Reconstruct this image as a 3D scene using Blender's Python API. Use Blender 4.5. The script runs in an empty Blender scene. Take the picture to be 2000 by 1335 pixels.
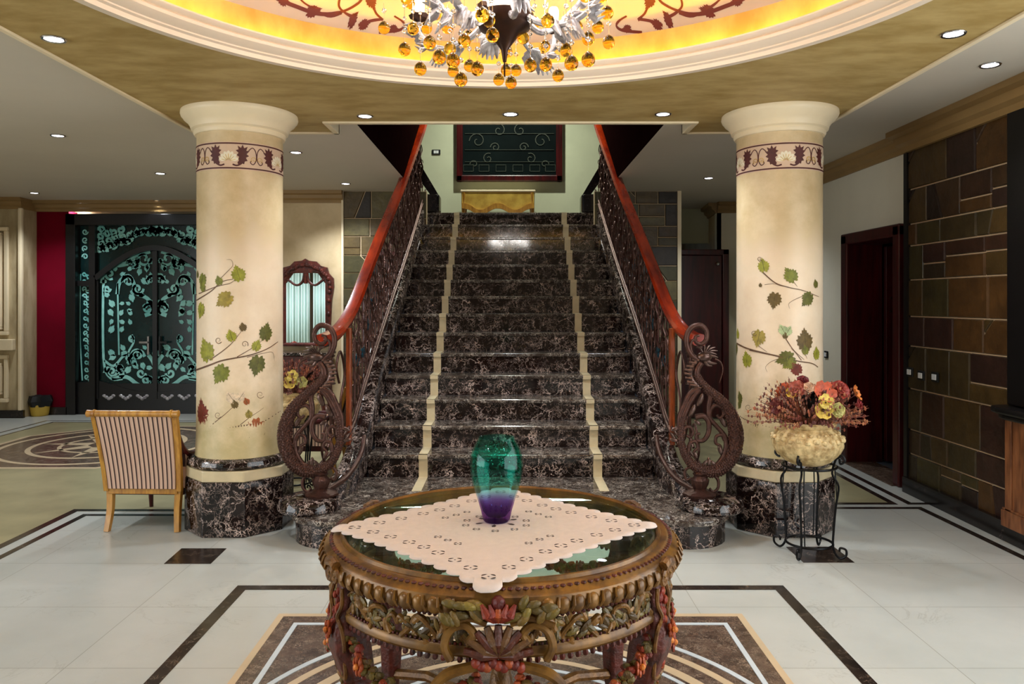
import bpy, bmesh, math, random
from mathutils import Vector, Matrix
sin, cos, pi = math.sin, math.cos, math.pi
random.seed(7)
C = bpy.context.scene.collection
SC = bpy.context.scene

# ------------------------------------------------------------------ camera, world, exposure
cam_d = bpy.data.cameras.new('camera'); cam = bpy.data.objects.new('camera', cam_d); C.objects.link(cam)
cam_d.sensor_width = 36; cam_d.lens = 27.0
cam_d.shift_x = 0.0015; cam_d.shift_y = -0.03975
cam_d.clip_start = 0.05
cam.location = (0, 0, 1.48); cam.rotation_euler = (pi/2, 0, 0)
SC.camera = cam
w = bpy.data.worlds.new('world'); SC.world = w; w.use_nodes = True
w.node_tree.nodes['Background'].inputs[0].default_value = (0.05, 0.07, 0.10, 1)
w.node_tree.nodes['Background'].inputs[1].default_value = 0.5
SC.view_settings.view_transform = 'Standard'; SC.view_settings.look = 'None'
SC.view_settings.gamma = 1; SC.view_settings.use_curve_mapping = False
SC.view_settings.exposure = 0.5
SPOT_W, CHAND_W = 46.0, 3.6

def light(name, kind, loc, energy, color=(1, 1, 1), rot=(0, 0, 0), parent=None, **kw):
    d = bpy.data.lights.new(name, kind); d.energy = energy; d.color = color
    for k, v in kw.items(): setattr(d, k, v)
    o = bpy.data.objects.new(name, d); C.objects.link(o); o.location = loc; o.rotation_euler = rot
    if parent: o.parent = parent
    return o

# ------------------------------------------------------------------ measuring helpers (pixel + distance -> place)
H = 1.48
def P(px, py, Y): return Vector(((px-997)*Y/1500, Y, H-(py-588)*Y/1500))
def Fl(px, py):
    Y = H*1500/(py-588); return Vector(((px-997)*Y/1500, Y, 0))

# ------------------------------------------------------------------ materials
def S(r, g, b):
    f = lambda c: (c/255/12.92) if c/255 <= 0.04045 else ((c/255+0.055)/1.055)**2.4
    return (f(r), f(g), f(b), 1)
def newmat(name):
    m = bpy.data.materials.new(name); m.use_nodes = True
    nt = m.node_tree; b = nt.nodes['Principled BSDF']
    return m, nt, b
def nd(nt, t, **kw):
    n = nt.nodes.new(t)
    for k, v in kw.items():
        if k in n.inputs: n.inputs[k].default_value = v
        else: setattr(n, k, v)
    return n
def ramp(nt, fac, stops):
    r = nt.nodes.new('ShaderNodeValToRGB'); e = r.color_ramp.elements
    e[0].position, e[0].color = stops[0]; e[1].position, e[1].color = stops[1]
    for p, c in stops[2:]:
        x = e.new(p); x.color = c
    if fac is not None: nt.links.new(fac, r.inputs[0])
    return r
def coords(nt, scale=(1, 1, 1)):
    tc = nt.nodes.new('ShaderNodeTexCoord'); mp = nt.nodes.new('ShaderNodeMapping')
    mp.inputs['Scale'].default_value = scale
    nt.links.new(tc.outputs['Object'], mp.inputs[0]); return mp.outputs[0]
def mat(name, col, rough=0.5, metal=0.0, var=0.0, vscale=6.0, col2=None, stretch=(1, 1, 1), bump=0.0, bscale=None, coat=0.0, emit=None, estr=0.0, spec=None):
    m, nt, b = newmat(name)
    b.inputs['Base Color'].default_value = col; b.inputs['Roughness'].default_value = rough
    b.inputs['Metallic'].default_value = metal
    if spec is not None: b.inputs['Specular IOR Level'].default_value = spec
    if coat: b.inputs['Coat Weight'].default_value = coat; b.inputs['Coat Roughness'].default_value = 0.08
    if emit: b.inputs['Emission Color'].default_value = emit; b.inputs['Emission Strength'].default_value = estr
    if col2 or var:
        c2 = col2 or tuple(max(0, x*(1-var)) for x in col[:3])+(1,)
        v = coords(nt, stretch); n = nd(nt, 'ShaderNodeTexNoise', Scale=vscale, Detail=6.0, Roughness=0.6)
        nt.links.new(v, n.inputs['Vector'])
        r = ramp(nt, n.outputs[0], [(0.35, c2), (0.62, col)])
        nt.links.new(r.outputs[0], b.inputs['Base Color'])
    if bump:
        v = coords(nt, stretch); n = nd(nt, 'ShaderNodeTexNoise', Scale=bscale or vscale*3, Detail=5.0)
        nt.links.new(v, n.inputs['Vector'])
        bp = nd(nt, 'ShaderNodeBump', Strength=bump, Distance=0.01)
        nt.links.new(n.outputs[0], bp.inputs['Height']); nt.links.new(bp.outputs[0], b.inputs['Normal'])
    return m
def marble(name, base, base2, vein, scale=9.0, thin=0.035, rough=0.12, amount=0.5):
    m, nt, b = newmat(name); L = nt.links
    v = coords(nt)
    n1 = nd(nt, 'ShaderNodeTexNoise', Scale=scale*0.45, Detail=6.0, Roughness=0.65); L.new(v, n1.inputs['Vector'])
    mx = nt.nodes.new('ShaderNodeMix'); mx.data_type = 'VECTOR'; mx.inputs[0].default_value = 0.35
    L.new(v, mx.inputs[4]); L.new(n1.outputs['Color'], mx.inputs[5])
    cols = None
    bc = ramp(nt, n1.outputs[0], [(0.35, base), (0.7, base2)])
    prev = bc.outputs[0]
    for k, (s, t) in enumerate([(scale, thin), (scale*2.3, thin*1.3)]):
        vo = nd(nt, 'ShaderNodeTexVoronoi', feature='DISTANCE_TO_EDGE', Scale=s); L.new(mx.outputs[1], vo.inputs['Vector'])
        r = ramp(nt, vo.outputs['Distance'], [(0.0, (1, 1, 1, 1)), (t, (0, 0, 0, 1))])
        n2 = nd(nt, 'ShaderNodeTexNoise', Scale=scale*0.8+k*3, Detail=3.0); L.new(v, n2.inputs['Vector'])
        r2 = ramp(nt, n2.outputs[0], [(0.62-amount*0.35, (0, 0, 0, 1)), (0.78-amount*0.2, (1, 1, 1, 1))])
        mu = nd(nt, 'ShaderNodeMath', operation='MULTIPLY'); L.new(r.outputs[0], mu.inputs[0]); L.new(r2.outputs[0], mu.inputs[1])
        m2 = nt.nodes.new('ShaderNodeMix'); m2.data_type = 'RGBA'
        L.new(mu.outputs[0], m2.inputs[0]); L.new(prev, m2.inputs[6]); m2.inputs[7].default_value = vein if k == 0 else tuple(x*0.6 for x in vein[:3])+(1,)
        prev = m2.outputs[2]
    L.new(prev, b.inputs['Base Color'])
    b.inputs['Roughness'].default_value = rough
    return m
def floor_mat():
    m, nt, b = newmat('polished cream marble floor'); L = nt.links
    v = coords(nt)
    n1 = nd(nt, 'ShaderNodeTexNoise', Scale=1.3, Detail=6.0, Roughness=0.6); L.new(v, n1.inputs['Vector'])
    base = ramp(nt, n1.outputs[0], [(0.3, S(172, 172, 164)), (0.7, S(190, 189, 181))])
    n2 = nd(nt, 'ShaderNodeTexNoise', Scale=2.2, Detail=8.0, Roughness=0.62, Distortion=1.4); L.new(v, n2.inputs['Vector'])
    ve = ramp(nt, n2.outputs[0], [(0.488, (0, 0, 0, 1)), (0.5, (0.55, 0.55, 0.55, 1)), (0.512, (0, 0, 0, 1))])
    n3 = nd(nt, 'ShaderNodeTexNoise', Scale=1.7, Detail=2.0); L.new(v, n3.inputs['Vector'])
    mk = ramp(nt, n3.outputs[0], [(0.5, (0, 0, 0, 1)), (0.68, (1, 1, 1, 1))])
    mu = nd(nt, 'ShaderNodeMath', operation='MULTIPLY'); L.new(ve.outputs[0], mu.inputs[0]); L.new(mk.outputs[0], mu.inputs[1])
    m2 = nt.nodes.new('ShaderNodeMix'); m2.data_type = 'RGBA'; L.new(mu.outputs[0], m2.inputs[0]); L.new(base.outputs[0], m2.inputs[6]); m2.inputs[7].default_value = S(130, 125, 112)
    br = nd(nt, 'ShaderNodeTexBrick', Scale=1.0, offset=0.0); br.inputs['Color1'].default_value = (1, 1, 1, 1); br.inputs['Color2'].default_value = (0.94, 0.95, 0.96, 1)
    br.inputs['Mortar'].default_value = (0.62, 0.6, 0.56, 1); br.inputs['Mortar Size'].default_value = 0.0022; br.inputs['Brick Width'].default_value = 0.9; br.inputs['Row Height'].default_value = 0.62
    L.new(v, br.inputs['Vector'])
    m3 = nt.nodes.new('ShaderNodeMix'); m3.data_type = 'RGBA'; m3.blend_type = 'MULTIPLY'; m3.inputs[0].default_value = 1
    L.new(m2.outputs[2], m3.inputs[6]); L.new(br.outputs[0], m3.inputs[7]); L.new(m3.outputs[2], b.inputs['Base Color'])
    b.inputs['Roughness'].default_value = 0.28; b.inputs['Specular IOR Level'].default_value = 0.4
    return m
def attr_mat(name, rough=0.6, metal=0.0, bump=0.0, bscale=30, var=True):
    m, nt, b = newmat(name); L = nt.links
    a = nd(nt, 'ShaderNodeAttribute', attribute_name='Col')
    src = a.outputs['Color']
    if var:
        v = coords(nt); n = nd(nt, 'ShaderNodeTexNoise', Scale=bscale*0.5, Detail=6.0, Roughness=0.7); L.new(v, n.inputs['Vector'])
        r = ramp(nt, n.outputs[0], [(0.3, (0.55, 0.52, 0.5, 1)), (0.72, (1.35, 1.3, 1.2, 1))])
        mm = nt.nodes.new('ShaderNodeMix'); mm.data_type = 'RGBA'; mm.blend_type = 'MULTIPLY'; mm.inputs[0].default_value = 1
        L.new(src, mm.inputs[6]); L.new(r.outputs[0], mm.inputs[7]); src = mm.outputs[2]
    L.new(src, b.inputs['Base Color'])
    b.inputs['Roughness'].default_value = rough; b.inputs['Metallic'].default_value = metal
    if bump:
        v = coords(nt); n = nd(nt, 'ShaderNodeTexNoise', Scale=bscale, Detail=6.0); L.new(v, n.inputs['Vector'])
        bp = nd(nt, 'ShaderNodeBump', Strength=bump, Distance=0.01); L.new(n.outputs[0], bp.inputs['Height']); L.new(bp.outputs[0], b.inputs['Normal'])
    return m
def glass(name, col, rough=0.02, ior=1.45):
    m, nt, b = newmat(name)
    b.inputs['Base Color'].default_value = col; b.inputs['Roughness'].default_value = rough
    b.inputs['Transmission Weight'].default_value = 1.0; b.inputs['IOR'].default_value = ior
    return m
def thin_glass(name, col, stops=None, zmax=1.0, ior=1.45):
    m = bpy.data.materials.new(name); m.use_nodes = True; nt = m.node_tree; nt.nodes.remove(nt.nodes['Principled BSDF']); L = nt.links
    tr = nt.nodes.new('ShaderNodeBsdfTransparent'); gl = nt.nodes.new('ShaderNodeBsdfGlossy'); gl.inputs['Roughness'].default_value = 0.02; lw = nd(nt, 'ShaderNodeLayerWeight', Blend=0.5); pw4 = nd(nt, 'ShaderNodeMath', operation='POWER'); L.new(lw.outputs['Facing'], pw4.inputs[0]); pw4.inputs[1].default_value = 4.5
    fr = nd(nt, 'ShaderNodeMath', operation='MULTIPLY_ADD'); L.new(pw4.outputs[0], fr.inputs[0]); fr.inputs[1].default_value = 0.45; fr.inputs[2].default_value = 0.025; mx = nt.nodes.new('ShaderNodeMixShader')
    tr.inputs[0].default_value = col
    if stops:
        v = coords(nt); sp = nt.nodes.new('ShaderNodeSeparateXYZ'); L.new(v, sp.inputs[0]); mr = nd(nt, 'ShaderNodeMapRange'); L.new(sp.outputs[2], mr.inputs[0]); mr.inputs[1].default_value = 0; mr.inputs[2].default_value = zmax
        r = ramp(nt, mr.outputs[0], stops); L.new(r.outputs[0], tr.inputs[0])
    L.new(fr.outputs[0], mx.inputs[0]); L.new(tr.outputs[0], mx.inputs[1]); L.new(gl.outputs[0], mx.inputs[2]); L.new(mx.outputs[0], nt.nodes['Material Output'].inputs[0])
    return m
M = {}
M['floor'] = floor_mat()
M['dark'] = marble('dark brown marble with pale veins', S(14, 7, 6), S(34, 18, 15), S(250, 222, 208), 10, 0.032, 0.08, 0.66)
M['tread'] = marble('dark marble treads', S(34, 24, 21), S(72, 58, 50), S(226, 212, 196), 13, 0.045, 0.14, 0.75)  # lighter version of the riser marble; reflected light put into the colour
M['inlay'] = marble('dark marble inlay', S(26, 20, 17), S(48, 36, 30), S(150, 130, 110), 16, 0.03, 0.2, 0.4)
M['brown_inlay'] = marble('mottled brown marble inlay', S(52, 36, 28), S(100, 78, 64), S(165, 145, 125), 20, 0.05, 0.25, 0.7)
M['fascia'] = mat('dark brown stair cladding', S(26, 10, 9), 0.8, var=0.4, vscale=14, stretch=(1, 4, .6), spec=0.0)
M['black_base'] = marble('near black marble skirting', S(18, 14, 13), S(34, 26, 24), S(110, 95, 90), 9, 0.02, 0.2, 0.3)
M['stripe'] = mat('cream marble stripe', S(214, 196, 158), 0.3, var=0.12, vscale=12)
M['beige'] = mat('beige green marble', S(158, 148, 112), 0.3, var=0.22, vscale=3.0)
M['tan_inlay'] = mat('tan marble inlay', S(196, 172, 138), 0.3, var=0.1)
M['white_inlay'] = mat('bluish white marble inlay', S(196, 204, 208), 0.25, var=0.1)
M['gold_plaster'] = mat('brushed gold plaster', S(186, 160, 106), 0.5, col2=S(162, 134, 80), vscale=3.2, stretch=(1.1, 2.4, 1), spec=0.1)
M['grey_ceil'] = mat('warm grey ceiling paint', S(206, 196, 180), 0.7, var=0.05, vscale=1)
M['cream_trim'] = mat('cream plaster moulding', S(236, 216, 180), 0.45, var=0.05)
M['cove_trim'] = mat('pinkish cream plaster', S(232, 212, 190), 0.5, var=0.04)
M['dome'] = mat('beige dome plaster', S(216, 196, 178), 0.7, var=0.1, vscale=1.5)
M['cornice'] = mat('ochre cornice paint', S(150, 118, 72), 0.5, var=0.12, vscale=3)
M['cream_wall'] = mat('mottled beige wall', S(216, 192, 152), 0.6, col2=S(190, 164, 122), vscale=2.2)
M['pale_wall'] = mat('pale plaster wall', S(226, 218, 196), 0.65, var=0.06, vscale=2)
M['green_wall'] = mat('pale greenish plaster', S(196, 196, 166), 0.7, var=0.1, vscale=2.5)
M['panel_wall'] = mat('antiqued cream panelling', S(196, 178, 142), 0.5, col2=S(160, 140, 104), vscale=3, stretch=(2, 2, 0.6))
M['red_wall'] = mat('crimson paint', S(112, 0, 26), 0.8, spec=0.1, var=0.25, vscale=1.5)
M['black_wood'] = mat('black lacquered wood', S(14, 11, 12), 0.35, var=0.2)
M['red_wood'] = mat('dark cherry wood', S(70, 12, 14), 0.3, col2=S(40, 6, 8), vscale=4, stretch=(6, 6, 0.6))
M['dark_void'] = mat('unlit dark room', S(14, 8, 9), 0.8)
M['black'] = mat('matte black', S(12, 12, 13), 0.5)
M['rail_wood'] = mat('varnished orange wood', S(156, 42, 4), 0.22, col2=S(104, 18, 2), vscale=2, stretch=(6, 1, 2), coat=0.4)
M['post_wood'] = mat('brown varnished post wood', S(150, 72, 32), 0.25, col2=S(100, 40, 16), vscale=5, stretch=(8, 8, 1))
M['iron'] = mat('brown patinated wrought iron', S(86, 55, 46), 0.30, 0.6, var=0.4, vscale=30, bump=0.3, bscale=160)
M['iron_light'] = mat('silvery brown iron leaf', S(104, 80, 72), 0.28, 0.75, var=0.4, vscale=30)
M['black_iron'] = mat('black wrought iron', S(16, 15, 17), 0.35, 0.6)
M['tealgem'] = mat('teal painted iron', S(20, 60, 74), 0.3, 0.4)
M['oak'] = mat('honey oak', S(196, 142, 52), 0.32, col2=S(150, 96, 28), vscale=6, stretch=(5, 5, 0.7), coat=0.3)
M['oak_bar'] = mat('brown bar wood', S(150, 96, 60), 0.4, col2=S(100, 58, 34), vscale=6, stretch=(5, 5, 0.8))
M['carved_gold'] = mat('carved antique gold wood', S(126, 84, 34), 0.36, 0.25, col2=S(84, 52, 20), vscale=26, bump=0.4, bscale=90)
M['carved_rail'] = mat('olive gold moulding', S(132, 92, 36), 0.3, 0.25, col2=S(78, 50, 20), vscale=18)
M['carved_red'] = mat('dark red carved wood', S(96, 34, 20), 0.42, 0.1, col2=S(50, 18, 10), vscale=24, bump=0.4, bscale=90)
M['painted'] = attr_mat('painted carving', 0.42, 0.05, 0.4, 80)
M['paint'] = attr_mat('hand painted leaves', 0.6, 0, 0, 60)
M['slate'] = attr_mat('quartzite slate cladding', 0.38, 0, 0.6, 14)
M['grout'] = mat('pale grout', S(196, 170, 136), 0.8)
M['petal'] = attr_mat('flower petals', 0.6, 0, 0.2, 60)
M['chrome'] = mat('chrome', S(190, 190, 195), 0.2, 1.0)
M['white'] = mat('white plastic', S(225, 225, 225), 0.4)
M['brass'] = mat('brass', S(190, 160, 90), 0.3, 0.9)
M['silver_leaf'] = mat('white silvered leaf', S(206, 202, 204), 0.35, 0.3, col2=S(120, 112, 118), vscale=22)
M['bronze'] = mat('dark bronze', S(62, 36, 24), 0.35, 0.6, var=0.4, vscale=20)
M['amber'] = glass('amber glass', S(255, 196, 50), 0.03, 1.3)
M['crystal'] = glass('clear crystal', (1, 1, 1, 1), 0.02)
M['lamp'] = mat('lit downlight lens', (1, 1, 1, 1), 0.5, emit=(0.94, 0.92, 1, 1), estr=9)
M['candle'] = mat('lit candle shade', S(255, 240, 210), 0.5, emit=(1, 0.88, 0.66, 1), estr=5)
M['led'] = mat('amber light strip', (1, 0.6, 0.05, 1), 0.5, emit=(1, 0.60, 0.0, 1), estr=17)
M['curtain'] = mat('pale blue curtain fabric', S(206, 226, 222), 0.8)
M['mirror'] = mat('mirror', (0.92, 0.94, 0.94, 1), 0.01, 1.0)
M['table_glass'] = thin_glass('greenish table glass', (0.80, 0.95, 0.86, 1))
M['doily'] = mat('cream linen', S(220, 208, 203), 0.85, var=0.04, vscale=40, bump=0.15, bscale=400)
M['thread'] = mat('grey brown embroidery thread', S(70, 56, 54), 0.8)
M['pot'] = mat('carved cream pottery', S(226, 200, 146), 0.5, col2=S(160, 128, 78), vscale=22, bump=0.5, bscale=60)
M['stain_maroon'] = mat('maroon stencil paint', S(84, 34, 30), 0.6, var=0.2, vscale=20)
M['shell'] = mat('pale shell paint', S(238, 226, 200), 0.6)
M['band'] = mat('cream frieze paint', S(216, 184, 156), 0.6, var=0.05)
M['door_glass'] = mat('dark green door glass', S(12, 44, 44), 0.2, var=0.5, vscale=3)
M['dark_plaster'] = mat('brown plaster', S(120, 100, 80), 0.7)
M['window_glass'] = mat('unlit window glass', S(16, 24, 24), 0.3, var=0.4, vscale=2, spec=0.2)
M['etch'] = mat('frosted teal etching', S(160, 226, 218), 0.5, col2=S(96, 170, 162), vscale=3)
M['yellow'] = mat('mustard plastic', S(210, 176, 70), 0.5)
M['gilt'] = mat('gilded wood', S(216, 178, 80), 0.4, 0.1, col2=S(180, 138, 54), vscale=6)
M['bluefloor'] = mat('bluish tiled floor', S(90, 105, 120), 0.3)

def column_mat():
    m, nt, b = newmat('sponged beige column plaster'); L = nt.links
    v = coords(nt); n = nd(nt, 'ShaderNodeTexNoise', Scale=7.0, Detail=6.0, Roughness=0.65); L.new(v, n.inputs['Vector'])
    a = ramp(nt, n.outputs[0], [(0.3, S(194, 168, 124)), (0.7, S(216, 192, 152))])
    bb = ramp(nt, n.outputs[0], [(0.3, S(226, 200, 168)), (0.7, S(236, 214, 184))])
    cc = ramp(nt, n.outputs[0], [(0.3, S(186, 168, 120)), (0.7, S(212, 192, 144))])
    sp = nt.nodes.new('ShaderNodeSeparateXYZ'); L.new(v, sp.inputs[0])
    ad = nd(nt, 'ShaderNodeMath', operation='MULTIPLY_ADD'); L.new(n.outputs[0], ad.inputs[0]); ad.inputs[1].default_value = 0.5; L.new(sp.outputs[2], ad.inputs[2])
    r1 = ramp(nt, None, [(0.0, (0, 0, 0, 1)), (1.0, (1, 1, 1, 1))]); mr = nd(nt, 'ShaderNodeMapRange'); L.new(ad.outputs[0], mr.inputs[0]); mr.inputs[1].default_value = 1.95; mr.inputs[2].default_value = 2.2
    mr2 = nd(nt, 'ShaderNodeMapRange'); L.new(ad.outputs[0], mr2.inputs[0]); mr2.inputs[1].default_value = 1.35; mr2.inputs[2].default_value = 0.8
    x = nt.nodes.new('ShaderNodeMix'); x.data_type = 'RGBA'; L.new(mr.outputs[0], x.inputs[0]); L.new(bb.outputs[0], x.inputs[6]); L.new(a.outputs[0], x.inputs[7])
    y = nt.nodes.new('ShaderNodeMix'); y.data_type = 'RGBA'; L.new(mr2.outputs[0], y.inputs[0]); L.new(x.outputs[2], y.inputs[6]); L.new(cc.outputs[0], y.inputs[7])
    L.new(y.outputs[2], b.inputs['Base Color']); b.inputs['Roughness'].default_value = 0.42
    return m
M['column'] = column_mat()
def stripe_mat():
    m, nt, b = newmat('brown and pink striped fabric'); L = nt.links
    a = nd(nt, 'ShaderNodeAttribute', attribute_name='UVs'); sp = nt.nodes.new('ShaderNodeSeparateXYZ'); L.new(a.outputs['Vector'], sp.inputs[0])
    mu = nd(nt, 'ShaderNodeMath', operation='MULTIPLY'); L.new(sp.outputs[0], mu.inputs[0]); mu.inputs[1].default_value = 15.5/0.40
    fr = nd(nt, 'ShaderNodeMath', operation='FRACT'); L.new(mu.outputs[0], fr.inputs[0])
    r = ramp(nt, fr.outputs[0], [(0.0, S(48, 24, 22)), (0.24, S(60, 32, 28))])
    r.color_ramp.interpolation = 'CONSTANT'
    e = r.color_ramp.elements.new(0.3); e.color = S(196, 158, 136)
    e = r.color_ramp.elements.new(0.62); e.color = S(206, 172, 148)
    L.new(r.outputs[0], b.inputs['Base Color']); b.inputs['Roughness'].default_value = 0.75
    return m
M['stripes'] = stripe_mat()
M['vase'] = thin_glass('teal to purple glass', (1, 1, 1, 1), [(0.02, (.40, .20, .50, 1)), (0.2, (.46, .28, .64, 1)), (0.30, (.70, .84, .94, 1)), (0.42, (.72, .98, .94, 1)), (0.52, (.50, .95, .88, 1)), (0.8, (.36, .90, .82, 1)), (1.0, (.5, .9, .82, 1))], .268, 1.4)

# ------------------------------------------------------------------ mesh builder
class MB:
    def __init__(s): s.v = []; s.f = []; s.c = []; s.mi = []; s.col = None; s.m = 0; s.uv = {}
    def V(s, p): s.v.append((p[0], p[1], p[2])); return len(s.v)-1
    def F(s, *i): s.f.append(tuple(i)); s.c.append(s.col); s.mi.append(s.m)
    def box(s, x0, x1, y0, y1, z0, z1):
        b = [s.V((x, y, z)) for z in (z0, z1) for y in (y0, y1) for x in (x0, x1)]
        for q in ((0, 2, 3, 1), (4, 5, 7, 6), (0, 1, 5, 4), (2, 6, 7, 3), (0, 4, 6, 2), (1, 3, 7, 5)): s.F(*[b[i] for i in q])
        return s
    def prism(s, pts, f0, f1):
        """polygon pts (2-D) between two maps"""
        a = [s.V(f0(*p)) for p in pts]; b = [s.V(f1(*p)) for p in pts]; n = len(pts)
        s.F(*a[::-1]); s.F(*b)
        for i in range(n): s.F(a[i], a[(i+1) % n], b[(i+1) % n], b[i])
        return s
    def poly(s, pts, z0, z1): return s.prism(pts, lambda x, y: (x, y, z0), lambda x, y: (x, y, z1))
    def lathe(s, prof, c=(0, 0, 0), n=48, cap=True, wob=None):
        rings = []
        for r, z in prof:
            rings.append([s.V((c[0]+(r*(wob(k/n) if wob else 1))*cos(2*pi*k/n), c[1]+(r*(wob(k/n) if wob else 1))*sin(2*pi*k/n), c[2]+z)) for k in range(n)])
        for a, b in zip(rings, rings[1:]):
            for k in range(n): s.F(a[k], a[(k+1) % n], b[(k+1) % n], b[k])
        if cap: s.F(*rings[0][::-1]); s.F(*rings[-1])
        return s
    def tube(s, pts, r, n=8, cap=True, flat=1.0, up=None):
        pts = [Vector(p) for p in pts]; m = len(pts); rings = []; prev = None
        for i, p in enumerate(pts):
            t = (pts[min(i+1, m-1)]-pts[max(i-1, 0)]).normalized() if m > 1 else Vector((0, 0, 1))
            if t.length == 0: t = Vector((0, 0, 1))
            u = Vector(up) if up else (prev if prev else (Vector((0, 0, 1)) if abs(t.z) < 0.9 else Vector((1, 0, 0))))
            a = (u-t*u.dot(t))
            a = a.normalized() if a.length > 1e-5 else t.orthogonal().normalized()
            prev = a; b = t.cross(a)
            rr = r[i] if isinstance(r, (list, tuple)) else r
            rings.append([s.V(p+a*(rr*flat*cos(2*pi*k/n))+b*(rr*sin(2*pi*k/n))) for k in range(n)])
        for a, b in zip(rings, rings[1:]):
            for k in range(n): s.F(a[k], a[(k+1) % n], b[(k+1) % n], b[k])
        if cap: s.F(*rings[0][::-1]); s.F(*rings[-1])
        return s
    def sweep(s, pts, prof, up=(0, 0, 1), cap=True, closed=False):
        """prof: list of (side, up) offsets swept along pts; side = t x up"""
        pts = [Vector(p) for p in pts]; m = len(pts); rings = []
        for i, p in enumerate(pts):
            a = pts[(i+1) % m] if closed else pts[min(i+1, m-1)]; b = pts[(i-1) % m] if closed else pts[max(i-1, 0)]
            t = (a-b).normalized(); sd = t.cross(Vector(up)).normalized(); u = Vector(up) if up != 'n' else sd.cross(t)
            rings.append([s.V(p+sd*x+u*z) for x, z in prof])
        n = len(prof)
        prs = list(zip(rings, rings[1:]))+([(rings[-1], rings[0])] if closed else [])
        for a, b in prs:
            for k in range(n): s.F(a[k], a[(k+1) % n], b[(k+1) % n], b[k])
        if cap and not closed: s.F(*rings[0][::-1]); s.F(*rings[-1])
        return s
    def ball(s, c, r, n=10, m=6, sc=(1, 1, 1), rot=None):
        c = Vector(c); rings = []
        def T(x, y, z):
            q = Vector((x*sc[0]*r, y*sc[1]*r, z*sc[2]*r))
            if rot: q = rot @ q
            return c+q
        top = s.V(T(0, 0, 1)); bot = s.V(T(0, 0, -1))
        for i in range(1, m):
            a = pi*i/m; rings.append([s.V(T(sin(a)*cos(2*pi*k/n), sin(a)*sin(2*pi*k/n), cos(a))) for k in range(n)])
        for k in range(n): s.F(top, rings[0][k], rings[0][(k+1) % n]); s.F(bot, rings[-1][(k+1) % n], rings[-1][k])
        for a, b in zip(rings, rings[1:]):
            for k in range(n): s.F(a[k], b[k], b[(k+1) % n], a[(k+1) % n])
        return s
    def shape(s, pts, fmap, c=None, rings=2):
        """fan a star-shaped 2-D outline on a surface map f(u,v)"""
        if c is None: c = (sum(p[0] for p in pts)/len(pts), sum(p[1] for p in pts)/len(pts))
        n = len(pts); o = s.V(fmap(*c)); prev = None
        for k in range(1, rings+1):
            t = k/rings; rg = [s.V(fmap(c[0]+(p[0]-c[0])*t, c[1]+(p[1]-c[1])*t)) for p in pts]
            for i in range(n):
                if prev: s.F(prev[i], rg[i], rg[(i+1) % n], prev[(i+1) % n])
                else: s.F(o, rg[i], rg[(i+1) % n])
            prev = rg
        return s
    def ribbon(s, pts, wd, fmap):
        """flat stroke of width wd (number or list) along 2-D pts"""
        n = len(pts); L = []; R = []
        for i, p in enumerate(pts):
            a = pts[min(i+1, n-1)]; b = pts[max(i-1, 0)]; dx, dy = a[0]-b[0], a[1]-b[1]; l = math.hypot(dx, dy) or 1
            ww = (wd[i] if isinstance(wd, (list, tuple)) else wd)/2
            L.append(s.V(fmap(p[0]-dy/l*ww, p[1]+dx/l*ww))); R.append(s.V(fmap(p[0]+dy/l*ww, p[1]-dx/l*ww)))
        for i in range(n-1): s.F(L[i], R[i], R[i+1], L[i+1])
        return s
    def add(s, o, T):
        k = len(s.v)
        for p in o.v: s.v.append(tuple(T @ Vector(p)))
        for f, c, mi in zip(o.f, o.c, o.mi): s.f.append(tuple(i+k for i in f)); s.c.append(c); s.mi.append(mi)
        return s
    def build(s, name, m, parent=None, loc=None, smooth=False, bevel=0, uvf=None, solid=0):
        me = bpy.data.meshes.new(name); me.from_pydata(s.v, [], s.f)
        ms = m if isinstance(m, (list, tuple)) else [m]
        for x in ms: me.materials.append(x)
        if len(ms) > 1:
            for p, i in zip(me.polygons, s.mi): p.material_index = i
        if any(c is not None for c in s.c):
            at = me.attributes.new('Col', 'FLOAT_COLOR', 'FACE')
            for i, c in enumerate(s.c): at.data[i].color = c or (0.5, 0.5, 0.5, 1)
        if uvf:
            at = me.attributes.new('UVs', 'FLOAT_VECTOR', 'POINT')
            for i, p in enumerate(s.v): at.data[i].vector = uvf(p)
        bm = bmesh.new(); bm.from_mesh(me); bmesh.ops.recalc_face_normals(bm, faces=bm.faces); bm.to_mesh(me); bm.free()
        if smooth:
            for p in me.polygons: p.use_smooth = True
            try: me.set_sharp_from_angle(angle=math.radians(38))
            except Exception: pass
        me.update()
        o = bpy.data.objects.new(name, me); C.objects.link(o)
        if parent: o.parent = parent
        if loc: o.location = loc
        if bevel:
            bv = o.modifiers.new('bevel', 'BEVEL'); bv.width = bevel; bv.segments = 2; bv.limit_method = 'ANGLE'
        if solid:
            sm = o.modifiers.new('solid', 'SOLIDIFY'); sm.thickness = solid; sm.offset = 0
        return o
def thing(name, label, cat, loc=(0, 0, 0), rz=0, group=None):
    o = bpy.data.objects.new(name, None); C.objects.link(o); o.location = loc; o.rotation_euler = (0, 0, rz)
    o.empty_display_size = 0.1
    return tag(o, label, cat, group)
def tag(o, label, cat, group=None, kind=None):
    o['label'] = label; o['category'] = cat
    if group: o['group'] = group
    if kind: o['kind'] = kind
    return o
def struct(o, label=None):
    o['kind'] = 'structure'
    if label: o['label'] = label
    return o
def dup(root, loc=None, rz=None, label=None, parent=None):
    r = root.copy(); C.objects.link(r)
    if loc is not None: r.location = loc
    if rz is not None: r.rotation_euler = (0, 0, rz)
    if label: r['label'] = label
    if parent: r.parent = parent
    for ch in list(root.children): dup(ch, parent=r)
    return r
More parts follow.
